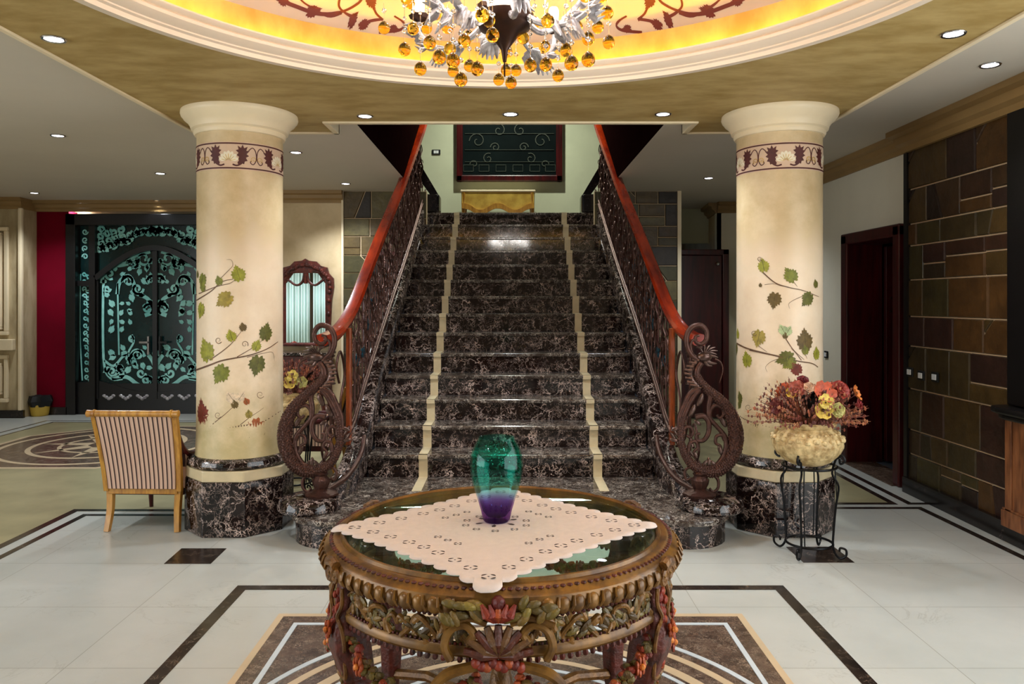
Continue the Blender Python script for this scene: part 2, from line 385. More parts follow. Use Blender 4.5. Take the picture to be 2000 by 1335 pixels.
def spiral(cx, cy, r0, r1, a0, turns, n=22):
    return [(cx+(r0+(r1-r0)*t)*cos(a0+turns*2*pi*t), cy+(r0+(r1-r0)*t)*sin(a0+turns*2*pi*t)) for t in [i/n for i in range(n+1)]]
def catmull(pts, n=6):
    q = [tuple(p) for p in pts]; out = []
    for i in range(len(q)-1):
        p0, p1, p2, p3 = q[max(i-1, 0)], q[i], q[i+1], q[min(i+2, len(q)-1)]
        for k in range(n):
            t = k/n; out.append(tuple(0.5*((2*b)+(-a+c)*t+(2*a-5*b+4*c-d)*t*t+(-a+3*b-3*c+d)*t**3) for a, b, c, d in zip(p0, p1, p2, p3)))
    out.append(q[-1]); return out
def taper(n, a, b, c=None):
    if c is None: return [a+(b-a)*i/(n-1) for i in range(n)]
    return [a+(b-a)*2*t if t < .5 else b+(c-b)*(2*t-1) for t in [i/(n-1) for i in range(n)]]
LEAF = [(.02, -.36), (.10, -.46), (.22, -.48), (.26, -.36), (.40, -.34), (.38, -.22), (.52, -.12), (.44, -.04), (.54, .08), (.40, .10), (.40, .24), (.26, .20), (.24, .32), (.16, .30), (.14, .44), (.06, .44), (0, .58), (-.06, .44), (-.15, .46), (-.15, .30), (-.26, .34), (-.25, .20), (-.42, .26), (-.40, .10), (-.54, .06), (-.44, -.05), (-.50, -.16), (-.38, -.22), (-.40, -.36), (-.26, -.36), (-.20, -.48), (-.10, -.45), (-.02, -.36)]
STAR = [(0, -.5), (.12, -.35), (.38, -.42), (.34, -.2), (.5, -.05), (.3, .05), (.36, .3), (.16, .24), (0, .55), (-.16, .24), (-.36, .3), (-.3, .05), (-.5, -.05), (-.34, -.2), (-.38, -.42), (-.12, -.35)]
def leafpts(x, y, size, a, asp=1.0): return [(x+size*(p[0]*asp*cos(a)-p[1]*sin(a)), y+size*(p[0]*asp*sin(a)+p[1]*cos(a))) for p in LEAF]
# ================================================================== THE SETTING
ZG, ZC = 2.72, 2.79      # gold soffit, grey ceiling
def sbox(name, m, *b, label=None, parent=None, bevel=0):
    o = MB().box(*b).build(name, m, parent, bevel=bevel)
    return struct(o, label) if not parent else o
fl = struct(MB().box(-7, 4.2, -3, 14, -0.1, 0).build('floor', M['floor']))
# marble inlays let into the floor (thin stone, parts of it)
def rect(x0, x1, y0, y1): return [(x0, y0), (x1, y0), (x1, y1), (x0, y1)]
E = 0.0015
mb = MB(); mb.poly([(-7, -3), (-3.08, -3), (-3.08, 5.41), (1.3, 5.41), (1.3, 5.41), (1.3, 9.4), (-5.6, 9.4), (-5.6, 5.41), (-7, 5.0)], 0, E*.6)
mb.poly(rect(1.3, 2.8, 5.62, 10.2), 0, E*.6)
mb.build('beige_marble_field', M['beige'], fl)
mb = MB()
def line(mb, pts, wd, z=E, closed=False):
    n = len(pts); seg = n if closed else n-1
    def off(i, s):
        p = Vector(pts[i]); a = Vector(pts[(i-1) % n]) if (closed or i > 0) else None; b = Vector(pts[(i+1) % n]) if (closed or i < n-1) else None
        t1 = (p-a).normalized() if a is not None else (b-p).normalized(); t2 = (b-p).normalized() if b is not None else t1
        n1 = Vector((-t1.y, t1.x)); n2 = Vector((-t2.y, t2.x)); m = (n1+n2).normalized(); m /= max(0.3, m.dot(n1)); return p+m*s*wd/2
    for i in range(seg):
        j = (i+1) % n; a, b, c, d = off(i, 1), off(j, 1), off(j, -1), off(i, -1)
        mb.poly([(d.x, d.y), (c.x, c.y), (b.x, b.y), (a.x, a.y)], 0, z)
line(mb, [(-3.08, -3), (-3.08, 5.44), (-1.3, 5.44)], 0.055)
line(mb, [(-2.95, -3), (-2.95, 5.32), (-1.36, 5.32)], 0.045)
line(mb, [(1.36, 5.62), (2.80, 5.62), (2.80, 10)], 0.05); line(mb, [(2.92, 10), (2.92, 5.62), (3.05, 5.62)], 0.05)
line(mb, [(1.36, 5.50), (2.93, 5.50), (2.97, 4.2), (2.97, -3)], 0.05)
line(mb, [(-5.6, 5.2), (-5.6, 9.4), (-3.0, 9.4)], 0.03); line(mb, [(-5.75, 5.2), (-5.75, 9.52), (-3.0, 9.52)], 0.03)
line(mb, [(-1.39, 1.2), (-1.39, 4.0-.03), (1.39, 4.0-.03), (1.39, 1.2)], 0.06, closed=True)
mb.poly([tuple(p) for p in [(-1.954, 4.33), (-1.69, 4.33), (-1.70, 4.60), (-1.97, 4.60)]], 0, E)
mb.poly(rect(1.66, 1.95, 4.35, 4.63), 0, E)
mb.build('dark_marble_inlay', M['inlay'], fl)
mb = MB(); cx, cy = 0.0, 2.52
mb.poly(rect(cx-1.07, cx+1.07, cy-1.09, cy+1.09), 0, E); mb.build('brown_marble_medallion', M['brown_inlay'], fl)
mb = MB(); line(mb, rect(cx-1.08, cx+1.08, cy-1.1, cy+1.1), 0.03, 2*E, True)
def ring(mb, cx, cy, r, wd, z, a0=0, a1=2*pi, n=90, hx=9, clip=None):
    for k in range(n):
        a, b = a0+(a1-a0)*k/n, a0+(a1-a0)*(k+1)/n
        q = [(cx+(r-wd/2)*cos(a), cy+(r-wd/2)*sin(a)), (cx+(r+wd/2)*cos(a), cy+(r+wd/2)*sin(a)), (cx+(r+wd/2)*cos(b), cy+(r+wd/2)*sin(b)), (cx+(r-wd/2)*cos(b), cy+(r-wd/2)*sin(b))]
        if clip and any(abs(x-cx) > clip or abs(y-cy) > clip for x, y in q): continue
        mb.poly(q, 0, z)
for r, wd in ((0.955, 0.035), (0.85, 0.045), (0.66, 0.03), (0.36, 0.04)): ring(mb, cx, cy, r, wd, 2*E, clip=0.99)
ring(mb, cx, cy, 0.1, 0.2, 2*E)
oc = [(-4.15+1.16*cos(pi/8+k*pi/4)/cos(pi/8), 7.95+1.16*sin(pi/8+k*pi/4)/cos(pi/8)) for k in range(8)]
mb.poly(oc, 0, E)
mb.build('tan_marble_inlay', M['tan_inlay'], fl)
mb = MB(); line(mb, rect(cx-.985, cx+.985, cy-1.0, cy+1.0), 0.022, 2.6*E, True)
for r, wd in ((1.03, 0.025), (0.80, 0.02), (0.58, 0.02)): ring(mb, cx, cy, r, wd, 2.6*E, clip=1.0)
mb.build('white_marble_inlay', M['white_inlay'], fl)
mb = MB(); mb.poly([(-4.15+1.10*cos(pi/8+k*pi/4)/cos(pi/8), 7.95+1.10*sin(pi/8+k*pi/4)/cos(pi/8)) for k in range(8)], 0, 2*E)
mb.build('octagonal_marble_medallion', M['brown_inlay'], fl)
mb = MB()
for r, wd in ((1.0, 0.05), (0.72, 0.05), (0.45, 0.04)): ring(mb, -4.15, 7.95, r, wd, 3*E)
for k in range(8): a = k*pi/4; mb.poly([(-4.15+.2*cos(a-.4), 7.95+.2*sin(a-.4)), (-4.15+.68*cos(a), 7.95+.68*sin(a)), (-4.15+.2*cos(a+.4), 7.95+.2*sin(a+.4))], 0, 3*E)
mb.build('medallion_rings', M['tan_inlay'], fl)

# --- walls
WY = 9.15
sbox('wall_left', M['panel_wall'], -7.1, -7.0, -3, 10.4, 0, ZC+.2)
sbox('wall_behind_camera', M['dark_plaster'], -7.1, 4.2, -3.1, -3.0, 0, 3.2)
sbox('wall_entrance', M['cream_wall'], -6.15, -2.9, 10.25, 10.35, 2.62, ZC+.2)
sbox('wall_entrance_side', M['cream_wall'], -3.05, -2.95, WY, 10.3, 0, ZC+.2)
sbox('wall_crimson', M['red_wall'], -6.35, -5.78, 10.05, 10.3, 0.1, 2.66)
sbox('wall_mirror_side', M['cream_wall'], -3.05, -1.99, WY, WY+.1, 0, ZC+.1)
sbox('wall_right', M['pale_wall'], 3.13, 3.23, 7.17, 10.3, 0, ZC+.2)
sbox('wall_right_above_door', M['pale_wall'], 3.13, 3.23, 5.9, 7.17, 2.09, ZC+.2)
sbox('wall_right_near', M['pale_wall'], 3.42, 3.5, -3, 5.90, 0, ZC+.2)
sbox('wall_corridor_end', M['pale_wall'], 2.74, 3.2, 10.2, 10.3, 0, ZC+.2)
o = MB().poly([(2.74, 10.2), (2.80, 10.2), (3.2, 13.7), (3.1, 13.7)], 0, ZC+.2).build('wall_corridor', M['cream_wall']); struct(o)
sbox('wall_corridor_far', M['cream_wall'], 1.9, 3.2, 13.7, 13.8, 0, ZC+.2)
sbox('wall_stair_back', M['green_wall'], -3, 3, 10.9, 11.0, 2.3, 5.6)
sbox('wall_stair_upper_left', M['green_wall'], -3.1, -3.0, 5.2, 11, ZC+.18, 5.6)
sbox('wall_stair_upper_right', M['green_wall'], 3.0, 3.1, 5.2, 11, ZC+.18, 5.6)
sbox('wall_stair_upper_front', M['green_wall'], -3, 3, 5.1, 5.2, 3.4, 5.6)
sbox('ceiling_stairwell', M['grey_ceil'], -3.1, 3.1, 5.1, 11, 5.6, 5.7)
for s, nm in ((-1, 'left'), (1, 'right')):   # dark fascia lining the stair opening
    x0, x1 = sorted((s*1.13, s*1.21))
    struct(MB().prism([(5.36, ZC+.002), (9.55, ZC+.002), (9.55, 5.55), (5.36, 5.55)], lambda y, z: (x0, y, z), lambda y, z: (x1, y, z)).build('wall_stair_fascia_'+nm, M['fascia']))
# panelled wall far left
pw = sbox('wall_panelled', M['panel_wall'], -7, -6.2, 9.75, 10.3, 0, ZC+.1)
def frame(mb, x0, x1, z0, z1, wd, y0, y1):
    mb.box(x0, x1, y0, y1, z0, z0+wd); mb.box(x0, x1, y0, y1, z1-wd, z1); mb.box(x0, x0+wd, y0, y1, z0+wd, z1-wd); mb.box(x1-wd, x1, y0, y1, z0+wd, z1-wd)
mb = MB(); frame(mb, -6.98, -6.36, 1.05, 2.42, .05, 9.71, 9.75); frame(mb, -6.9, -6.44, 1.12, 2.35, .03, 9.69, 9.75)
frame(mb, -6.98, -6.36, .2, .8, .05, 9.71, 9.75); frame(mb, -6.9, -6.44, .3, .7, .03, 9.69, 9.75)
mb.box(-7, -6.28, 9.68, 9.75, .86, 1.0); mb.box(-6.225, -6.18, 9.7, 9.75, .1, 2.66)
mb.build('panel_moulding', M['cream_trim'], pw, bevel=.008)
# --- cornices, skirtings
CP = [(0, 0), (.02, 0), (.03, .03), (.06, .05), (.07, .09), (.11, .1), (.11, .14), (0, .14)]
def cornice(name, pts, m=None, z=ZC-.14, prof=CP):
    return struct(MB().sweep([(x, y, z) for x, y in pts], prof).build(name, m or M['cornice']))
cornice('trim_1', [(-7, 9.75), (-6.2, 9.75), (-6.2, 10.05), (-3.05, 10.05)])
cornice('trim_2', [(-3.05, WY), (-1.99, WY)])
cornice('trim_3', [(3.13, 10.2), (3.13, 5.98)]); 
cornice('trim_4', [(3.08, 6.0), (3.08, -3)], prof=[(0, -.02), (.03, -.02), (.04, .02), (.08, .04), (.09, .09), (.15, .1), (.15, .14), (0, .14)])
cornice('trim_5', [(2.74, 10.2), (3.13, 10.2)]); cornice('trim_6', [(3.1, 13.7), (2.74, 10.2)])
sbox('trim_7', M['cream_trim'], 3.075, 3.2, -3, 6.0, 2.68, 2.78)
sbox('baseboard_left', M['black_base'], -7, -6.17, 9.72, 9.76, 0, .1)
sbox('baseboard_crimson', M['black_base'], -6.36, -5.78, 10.0, 10.3, 0, .1)
sbox('baseboard_mirror', M['black_base'], -3.05, -1.99, WY-.03, WY+.02, 0, .1)
sbox('baseboard_right', M['black_base'], 3.11, 3.15, 7.2, 10.2, 0, .1)
# --- stone cladding walls: irregular ashlar, each stone its own colour
def ashlar(x0, x1, z0, z1, seed, rowh=(.12, .3), wd=(.16, .42)):
    R = random.Random(seed); out = []; z = z0
    while z < z1-.02:
        h = R.uniform(*rowh)
        if z1-z-h < .1: h = z1-z
        x = x0
        while x < x1-.02:
            ww = R.uniform(*wd)
            if x1-x-ww < .12: ww = x1-x
            t = R.random(); a, b, c, d = x, x+ww, z, z+h
            if t < .25 and h > .2:
                m = c+h*R.uniform(.35, .65); out += [[(a, c), (b, c), (b, m), (a, m)], [(a, m), (b, m), (b, d), (a, d)]]
            elif t < .5 and ww > .28:
                m = a+ww*R.uniform(.35, .65); k = R.uniform(-.07, .07)*2; out += [[(a, c), (m-k/2, c), (m+k/2, d), (a, d)], [(m-k/2, c), (b, c), (b, d), (m+k/2, d)]]
            elif t < .62 and ww > .2:
                k = min(ww, h)*.45; out += [[(a, c), (b, c), (b, d-k), (b-k, d), (a, d)], [(b, d-k), (b, d), (b-k, d)]]
            else: out.append([(a, c), (b, c), (b, d), (a, d)])
            x += ww
        z += h
    return out
def inset(pts, g):
    n = len(pts); q = []
    for i in range(n):
        p, a, b = Vector(pts[i]), Vector(pts[i-1]), Vector(pts[(i+1) % n]); t1, t2 = (p-a).normalized(), (b-p).normalized()
        n1, n2 = Vector((-t1.y, t1.x)), Vector((-t2.y, t2.x)); m = (n1+n2).normalized(); q.append(p+m*g/max(.35, m.dot(n1)))
    return [(v.x, v.y) for v in q]
SL = [S(56, 34, 22), S(62, 42, 24), S(72, 54, 26), S(60, 48, 26), S(46, 28, 22), S(78, 52, 24), S(50, 38, 24), S(64, 56, 30), S(40, 26, 20), S(54, 32, 26)]
SG = [tuple(q*.62 for q in c[:3])+(1,) for c in [S(96, 86, 52), S(84, 78, 46), S(112, 92, 54), S(74, 62, 40), S(60, 48, 34), S(104, 100, 62), S(92, 70, 40), S(124, 112, 70)]]
def stones(st, fm, pal, seed, th=.014):
    mb = MB(); R = random.Random(seed)
    for p in st:
        a, b = inset(p, .004), inset(p, .011); mb.col = R.choice(pal); t = th*R.uniform(.7, 1.25)
        A = [mb.V(fm(x, z, 0)) for x, z in a]; Bq = [mb.V(fm(x, z, t)) for x, z in b]; n = len(a); mb.F(*Bq)
        for i in range(n): mb.F(A[i], A[(i+1) % n], Bq[(i+1) % n], Bq[i])
    return mb
g = sbox('wall_slate_right', M['grout'], 3.10, 3.19, 4.74, 5.98, 0, 2.67)
stones(ashlar(4.74, 5.98, .1, 2.66, 3, (.16, .34), (.18, .46)), lambda y, z, t: (3.10-t, y, z), SL, 5).build('slate_stone', M['slate'], g)
sbox('baseboard_slate', M['black_base'], 3.05, 3.10, -3, 5.98, 0, .12)
sbox('trim_8', M['black_wood'], 3.07, 3.14, 5.95, 6.0, 0.1, 2.67); sbox('trim_9', M['black_wood'], 3.07, 3.14, 4.73, 6.0, 2.64, 2.685)
for s, nm in ((-1, 'left'), (1, 'right')):
    x0, x1 = sorted((s*1.0, s*1.99))
    g = sbox('wall_slate_stair_'+nm, M['grout'], x0, x1, WY, WY+.09, 0, ZC)
    stones(ashlar(x0, x1, .02, ZC, 11+s, (.16, .28), (.2, .36)), lambda x, z, t: (x, WY-t, z), SG, 9).build('slate_stone', M['slate'], g)
sbox('trim_10', M['cream_trim'], 1.985, 2.03, WY-.03, WY+.3, 0, ZC)
sbox('trim_11', M['cream_trim'], -2.01, -1.985, WY-.03, WY+.1, 0, ZC)
# --- ceilings
def cbox(*b): return b
cl = MB()
for b in ((-7.1, -2.3, -3, 10.4), (2.2, 3.52, -3, 5.64), (-2.3, 2.2, -3, -.44), (-2.3, -1.14, 5.64, WY+.1), (1.14, 2.2, 5.64, WY+.1), (2.2, 3.3, 5.64, 13.8), (1.9, 2.2, WY+.1, 13.8), (-7.1, -7.0, 10.4, 10.45)):
    cl.box(b[0], b[1], b[2], b[3], ZC, ZC+.18)
struct(cl.build('ceiling_grey', M['grey_ceil']))
R0, CX, CY = 1.835, -.03, 2.60
mb = MB(); n = 120; ring_i = []
rx0, rx1, ry0, ry1 = -2.3, 2.2, -.44, 5.34
angs = sorted([2*pi*k/n for k in range(n)]+[math.atan2(y-CY, x-CX) % (2*pi) for x in (rx0, rx1) for y in (ry0, ry1)])
for a in angs:
    dx, dy = cos(a), sin(a); t = min(((rx1-CX)/dx if dx > 1e-9 else 9e9), ((rx0-CX)/dx if dx < -1e-9 else 9e9), ((ry1-CY)/dy if dy > 1e-9 else 9e9), ((ry0-CY)/dy if dy < -1e-9 else 9e9))
    ring_i.append([mb.V((CX+R0*dx, CY+R0*dy, ZG)), mb.V((CX+t*dx, CY+t*dy, ZG)), mb.V((CX+t*dx, CY+t*dy, ZG+.25)), mb.V((CX+R0*dx, CY+R0*dy, ZG+.25))])
for a, b in zip(ring_i, ring_i[1:]+ring_i[:1]):
    for k in range(4): mb.F(a[k], b[k], b[(k+1) % 4], a[(k+1) % 4])
mb.box(-2.3, -1.27, 5.34, 5.64, ZG, ZG+.25); mb.box(1.27, 2.2, 5.34, 5.64, ZG, ZG+.25)
struct(mb.build('ceiling_gold_soffit', M['gold_plaster']))
mb = MB()   # cream edge beads
for b in ((-1.3, 1.3, 5.30, 5.345), (-1.3, -1.26, 5.34, 5.66), (1.26, 1.3, 5.34, 5.66), (-2.32, -1.26, 5.63, 5.66), (1.26, 2.22, 5.63, 5.66), (-2.325, -2.295, -.44, 5.65), (2.195, 2.225, -.44, 5.65)):
    mb.box(b[0], b[1], b[2], b[3], ZG-.012, ZG+.06)
struct(mb.build('trim_12', M['cream_trim'], bevel=.004))
# --- round cove: moulded ring, hidden amber strip, painted dome
cz = lambda z: ZG+z*.62
cv = struct(MB().lathe([(1.835, ZG), (1.835, ZG-.012), (1.79, ZG-.014), (1.785, cz(.01)), (1.768, cz(.018)), (1.768, cz(.03)), (1.74, cz(.042)), (1.715, cz(.065)), (1.71, cz(.085)), (1.72, cz(.10)), (1.705, cz(.105)), (1.69, cz(.125)), (1.69, cz(.137)), (1.72, cz(.137)), (1.73, ZG+.06), (1.95, ZG+.06), (1.95, ZG+.02), (1.84, ZG)], (CX, CY, 0), 160, cap=False).build('ceiling_cove_moulding', M['cove_trim'], smooth=True))
dm = struct(MB().lathe([(1.96, 2.78), (1.96, 2.93), (1.94, 3.0), (1.88, 3.08), (1.78, 3.14), (1.6, 3.2), (1.2, 3.27), (.7, 3.31), (.3, 3.325), (.02, 3.33)], (CX, CY, 0), 120, cap=False).build('ceiling_dome', M['dome'], smooth=True))
MB().lathe([(1.775+.012*cos(a), ZG+.088+.010*sin(a)) for a in [2*pi*k/8 for k in range(9)]], (CX, CY, 0), 120, cap=False).build('amber_light_strip', M['led'], dm)
def dome_z(r):
    pr = [(1.96, 2.93), (1.94, 3.0), (1.88, 3.08), (1.78, 3.14), (1.6, 3.2), (1.2, 3.27), (.7, 3.31), (.3, 3.325), (.02, 3.33)]
    for (ra, za), (rb, zb) in zip(pr, pr[1:]):
        if rb <= r <= ra: return za+(zb-za)*(ra-r)/(ra-rb)
    return 3.33
def on_dome(x, y):
    return (CX+x, CY+y, dome_z(math.hypot(x, y))-.004)
mb = MB()
def dmap(px, py):   # photo point -> dome surface
    lo, hi = 1.0, 6.0
    for _ in range(40):
        m = (lo+hi)/2; x, z = (px-997)*m/1500, H-(py-588)*m/1500
        r = math.hypot(x-CX, m-CY)
        if z < dome_z(min(r, 1.95)): lo = m
        else: hi = m
    return ((px-997)*lo/1500-CX, lo-CY)
maroon = S(110, 44, 34)
for s in (1, -1):
  for q in (1, -1):
    for st, wd in (([(540, -5), (570, 8), (620, 25), (665, 22), (700, 5), (712, -12)], .018), ([(665, -8), (662, 10), (672, 22), (690, 33)], .015), ([(728, 8), (735, 25), (748, 38)], .016), ([(580, -10), (600, 8), (640, 30), (668, 24)], .012), ([(700, 48), (722, 40), (745, 36)], .014), ([(770, 30), (790, 46), (778, 58), (740, 62)], .014)):
        p = catmull([dmap(997+s*(997-a), b) for a, b in st], 5); p = [(x, y*q) for x, y in p]
        mb.ribbon(p, wd*.75, on_dome)
    for a, b, sz, an in ((612, 20, .12, 1.3), (555, 0, .1, .8), (690, 36, .11, 2.2), (725, 2, .15, .2), (712, 46, .1, 1.5), (770, 55, .08, 1.2), (500, -30, .13, 1), (650, -25, .12, 0)):
        x, y = dmap(997+s*(997-a), b); mb.shape(leafpts(x, y*q, sz*.72, an*s, .5), on_dome)
mb.build('painted_dome_vine', mat('maroon dome paint', maroon, .6), dm)
# ================================================================== STAIRCASE
RS, TR, Y1, NS = .17, .275, 5.43, 15
nz = lambda y: RS+(y-Y1)*RS/TR
stair = thing('staircase', 'dark marble staircase with two cream stripes rising between the iron railings', 'staircase', (0, 0, 0))
# curtail step with round ends
oc = [(1.35, 5.75)]+[(1.07+.28*cos(a), 4.86+.28*sin(a)) for a in [-pi*k/14 for k in range(0, 13)]]+[(.74, 4.98), (.62, 5.12), (.45, 5.25), (.2, 5.33)]
out = oc+[(-x, y) for x, y in oc[::-1]]
MB().poly(out, 0, .138).build('riser', M['dark'], stair)
c0 = (0, 5.3)
big = [(x+(.02 if x > .6 else (-.02 if x < -.6 else 0)), y-.022) for x, y in out]
MB().poly(big, .138, RS).build('tread', M['tread'], stair, bevel=.008)
for n in range(2, NS+1):
    y = Y1+(n-1)*TR; z = n*RS
    MB().box(-1.06, 1.06, y+.02, y+TR+.03, z-RS, z-.03).build('riser', M['dark'], stair)
    MB().box(-1.06, 1.06, y-.005, (y+TR+.02) if n < NS else y+.3, z-.03, z).build('tread', M['tread'], stair, bevel=.008)
struct(MB().box(-1.9, 1.9, Y1+14*TR+.3, 10.9, 2.38, 2.55).build('floor_landing', M['tread']))
for s in (-1, 1):
    mb = MB(); xx = s*.65
    for n in range(1, NS+1):
        y = Y1+(n-1)*TR; z = n*RS; w2 = .033; e = .0025
        if n == 1: y = 5.3
        mb.box(xx-w2, xx+w2, y-.008 if n > 1 else y, Y1+n*TR+.018, z-.01, z+e)
        if n > 1: mb.box(xx-w2, xx+w2, y-.0085, y+.02, z-.031, z+e); mb.box(xx-w2, xx+w2, y+.0165, y+.03, z-RS, z-.03)
    mb.build('cream_stripe', M['stripe'], stair)
# closed sides and curved curb (string)
def curbpath(s):
    p = [(1.10, 9.42, nz(9.42)+.07), (1.11, 8.4, nz(8.4)+.1), (1.13, 7.4, nz(7.4)+.1), (1.15, 6.6, nz(6.6)+.1), (1.15, 6.1, nz(6.1)+.09), (1.14, 5.8, .47), (1.135, 5.6, .375), (1.14, 5.4, .30), (1.16, 5.22, .255), (1.19, 5.06, .23), (1.23, 4.93, .215), (1.3, 4.84, .21)]
    return [(s*x, y, z) for x, y, z in catmull(p, 5)]
for s in (-1, 1):
    pts = curbpath(s); pr = [(-.075, .01), (-.06, .035), (-.02, .045), (.02, .045), (.06, .035), (.075, .01), (.075, -.16), (-.075, -.16)]
    MB().sweep(pts, pr).build('curb', M['dark'], stair, smooth=True)
    MB().lathe([(.19, .17), (.2, .18), (.2, .2), (.185, .235), (.15, .25), (.05, .252)], (s*1.27, 4.86, 0), 32).build('curb_scroll_end', M['dark'], stair, smooth=True)
    x0, x1 = sorted((s*1.07, s*1.2))
    MB().prism([(5.75, .02), (9.14, .02), (9.14, 2.34), (5.75, .30)], lambda y, z: (x0, y, z), lambda y, z: (x1, y, z)).build('side_panel', M['dark'], stair)
    MB().box(*sorted((s*.86, s*1.06)), 9.30, 9.55, 2.55, 2.78).build('newel_block', M['black_base'], stair, bevel=.03)
    a = [(s*1.07, 3.10), (s*.88, 2.78), (s*.98, 2.78), (s*1.14, 3.0), (s*1.14, 3.18)]
    MB().prism(a, lambda x, z: (x, 9.40, z), lambda x, z: (x, 9.52, z)).build('upper_string', M['black_base'], stair)

# ------------------------------------------------------------------ railings
def rx(y):
    t = [(9.4, 1.10), (8, 1.14), (7, 1.19), (6.1, 1.225), (5.6, 1.245), (5.15, 1.255), (4.5, 1.26)]
    for (a, xa), (b, xb) in zip(t, t[1:]):
        if b <= y <= a: return xb+(xa-xb)*(y-b)/(a-b)
    return 1.1
def baluster_mesh():
    mb = MB(); h = .74
    f = lambda y, z: (0, y, z)
    mb.tube([(0, 0, 0), (0, 0, h)], .008, 6)
    for q in (1, -1):
        p = catmull([(q*.01, .05), (q*.055, .16), (q*.02, .30), (-q*.045, .42), (-q*.02, .55), (q*.045, .66), (q*.02, .73)], 4)
        mb.tube([f(*a) for a in p], .0065, 5)
        sp = spiral(q*.045, .24, .04, .008, pi/2, 1.3*q, 14); mb.tube([f(*a) for a in sp], .005, 5)
        sp = spiral(-q*.045, .52, .042, .008, -pi/2, 1.3*q, 14); mb.tube([f(*a) for a in sp], .005, 5)
    for z, a in ((.12, .6), (.36, -.6), (.47, .5), (.63, -.5)):
        mb.ball((0.012*(1 if a > 0 else -1), .03*(1 if a > 0 else -1), z), .03, 6, 4, (.35, .5, 1.2), Matrix.Rotation(a, 3, 'X'))
    return mb
bal_src = None
DC = (1200, 600, 834/300)
def dragon(s, parent):
    """rampant dragon scroll newel; outline measured on the right-hand one, mirrored for the left"""
    Yd = 4.87
    def f(c): 
        px = DC[0]+c[0]/DC[2]; py = DC[1]+c[1]/DC[2]; v = P(px, py, Yd); dy = c[2] if len(c) > 2 else 0
        return (s*(v.x-.0), Yd+dy, v.z)
    q = Yd/1500/DC[2]
    def curve(name, pts, r, m=M['iron'], n=5, flat=1, ang=0):
        p = catmull(pts, n); k = len(p)
        rr = [x*q*(1.35 if name == 'inner_scroll' else 1.15) for x in (taper(k, *r) if isinstance(r, tuple) else [r]*k)]
        return MB().tube([f(c) for c in p], rr, 10).build(name, m, parent, smooth=True)
    body = [(470, 300), (448, 340), (455, 385), (500, 440), (560, 490), (615, 550), (648, 620), (660, 700), (645, 780), (605, 850), (540, 888), (470, 880), (412, 842), (375, 780), (360, 700), (368, 620), (392, 550), (430, 480), (462, 445)]
    p = catmull(body, 6); k = len(p); r = [(17+20*math.exp(-((i/k-.42)/.2)**2))*q for i in range(k)]
    mb = MB().tube([f(c) for c in p], r, 12)
    # overlapping scales
    for i in range(10, k-16, 1):
        c = Vector(f(p[i])); t = (Vector(f(p[i+1]))-Vector(f(p[i-1]))).normalized(); nn = Vector((t.z, 0, -t.x))
        for j in range(7):
            a = -pi/2+pi*j/6*1.0+((i//2) % 2)*.26; d = nn*sin(a)+Vector((0, -1, 0))*cos(a)
            mb.ball(c+d*r[i]*.92, r[i]*.25, 6, 4, (1, .8, 1.6), Matrix.Rotation(.5*s*(1 if j % 2 else -1), 3, 'Y'))
    mb.build('dragon_body', M['iron'], parent, smooth=True)
    mb = MB()
    for i in range(9):   # ribbed neck
        t = i/8; c = catmull([(440, 285), (408, 320), (398, 360), (412, 405), (450, 435)], 8)[int(t*32)]
        a = Vector(f(c)); mb.tube([a+Vector((-.02*s*(1), 0, .003)), a+Vector((.022*s, -.012, -.002))], .009, 8)
    mb.tube([f(c) for c in catmull([(445, 290), (418, 325), (410, 362), (424, 400), (455, 430)], 6)], 13*q, 8)
    mb.build('neck_ribs', M['iron_light'], parent, smooth=True)
    mb = MB(); mb.ball(f((487, 268)), 34*q, 12, 8, (1.25, .8, .8))
    for a, b, c, r1 in (((480, 275), (520, 300), (556, 305), 12), ((490, 255), (530, 262), (562, 272), 11), ((490, 290), (505, 312), (530, 318), 8)):
        mb.tube([f(x) for x in catmull([a, b, c], 5)], [x*q for x in taper(11, r1+4, 3)], 8)
    for a in ((445, 215), (490, 205), (520, 205), (548, 215), (560, 235), (556, 255)):
        mb.tube([f(x) for x in catmull([(488, 258), ((488+a[0])/2, (258+a[1])/2-12), a], 4)], [x*q for x in taper(9, 6, 10, 3)], 6, flat=.6)
    mb.ball(f((500, 255, -.02)), 5*q, 8, 6); mb.build('dragon_head', M['iron_light'], parent, smooth=True)
    curve('whisker', [(545, 278), (578, 300), (588, 345), (570, 410)], (5, 2))
    curve('top_curl', [(447, 282), (412, 250), (392, 200), (396, 145), (425, 106), (468, 98), (498, 130), (498, 175), (470, 198), (442, 188), (440, 160), (460, 152)], (13, 13, 6))
    curve('top_curl', [(440, 280), (420, 245), (412, 205), (425, 178), (450, 175)], (8, 8, 4))
    curve('inner_scroll', [(490, 440), (520, 480), (512, 545), (518, 600), (560, 650), (600, 700), (606, 760), (585, 820), (545, 870)], (12, 9, 12))
    curve('inner_scroll', [(515, 600), (520, 555), (550, 530), (585, 545), (592, 580), (572, 600), (556, 585)], (10, 6))
    curve('inner_scroll', [(440, 595), (485, 590), (512, 625), (510, 680), (485, 720), (450, 722), (445, 690), (465, 685)], (12, 10, 5))
    curve('inner_scroll', [(600, 720), (585, 692), (555, 700), (550, 735), (575, 752), (582, 790)], (9, 5))
    curve('inner_scroll', [(375, 690), (380, 655), (410, 648), (428, 678), (410, 705), (392, 692)], (9, 5))
    curve('inner_scroll', [(400, 780), (412, 735), (440, 728), (452, 760), (432, 785), (445, 815)], (9, 5))
    curve('inner_scroll', [(455, 440), (410, 470), (380, 530), (355, 590), (350, 660)], (12, 10))
    curve('base_curl', [(455, 905), (440, 875), (400, 870), (380, 900), (392, 935), (415, 925)], (9, 5))
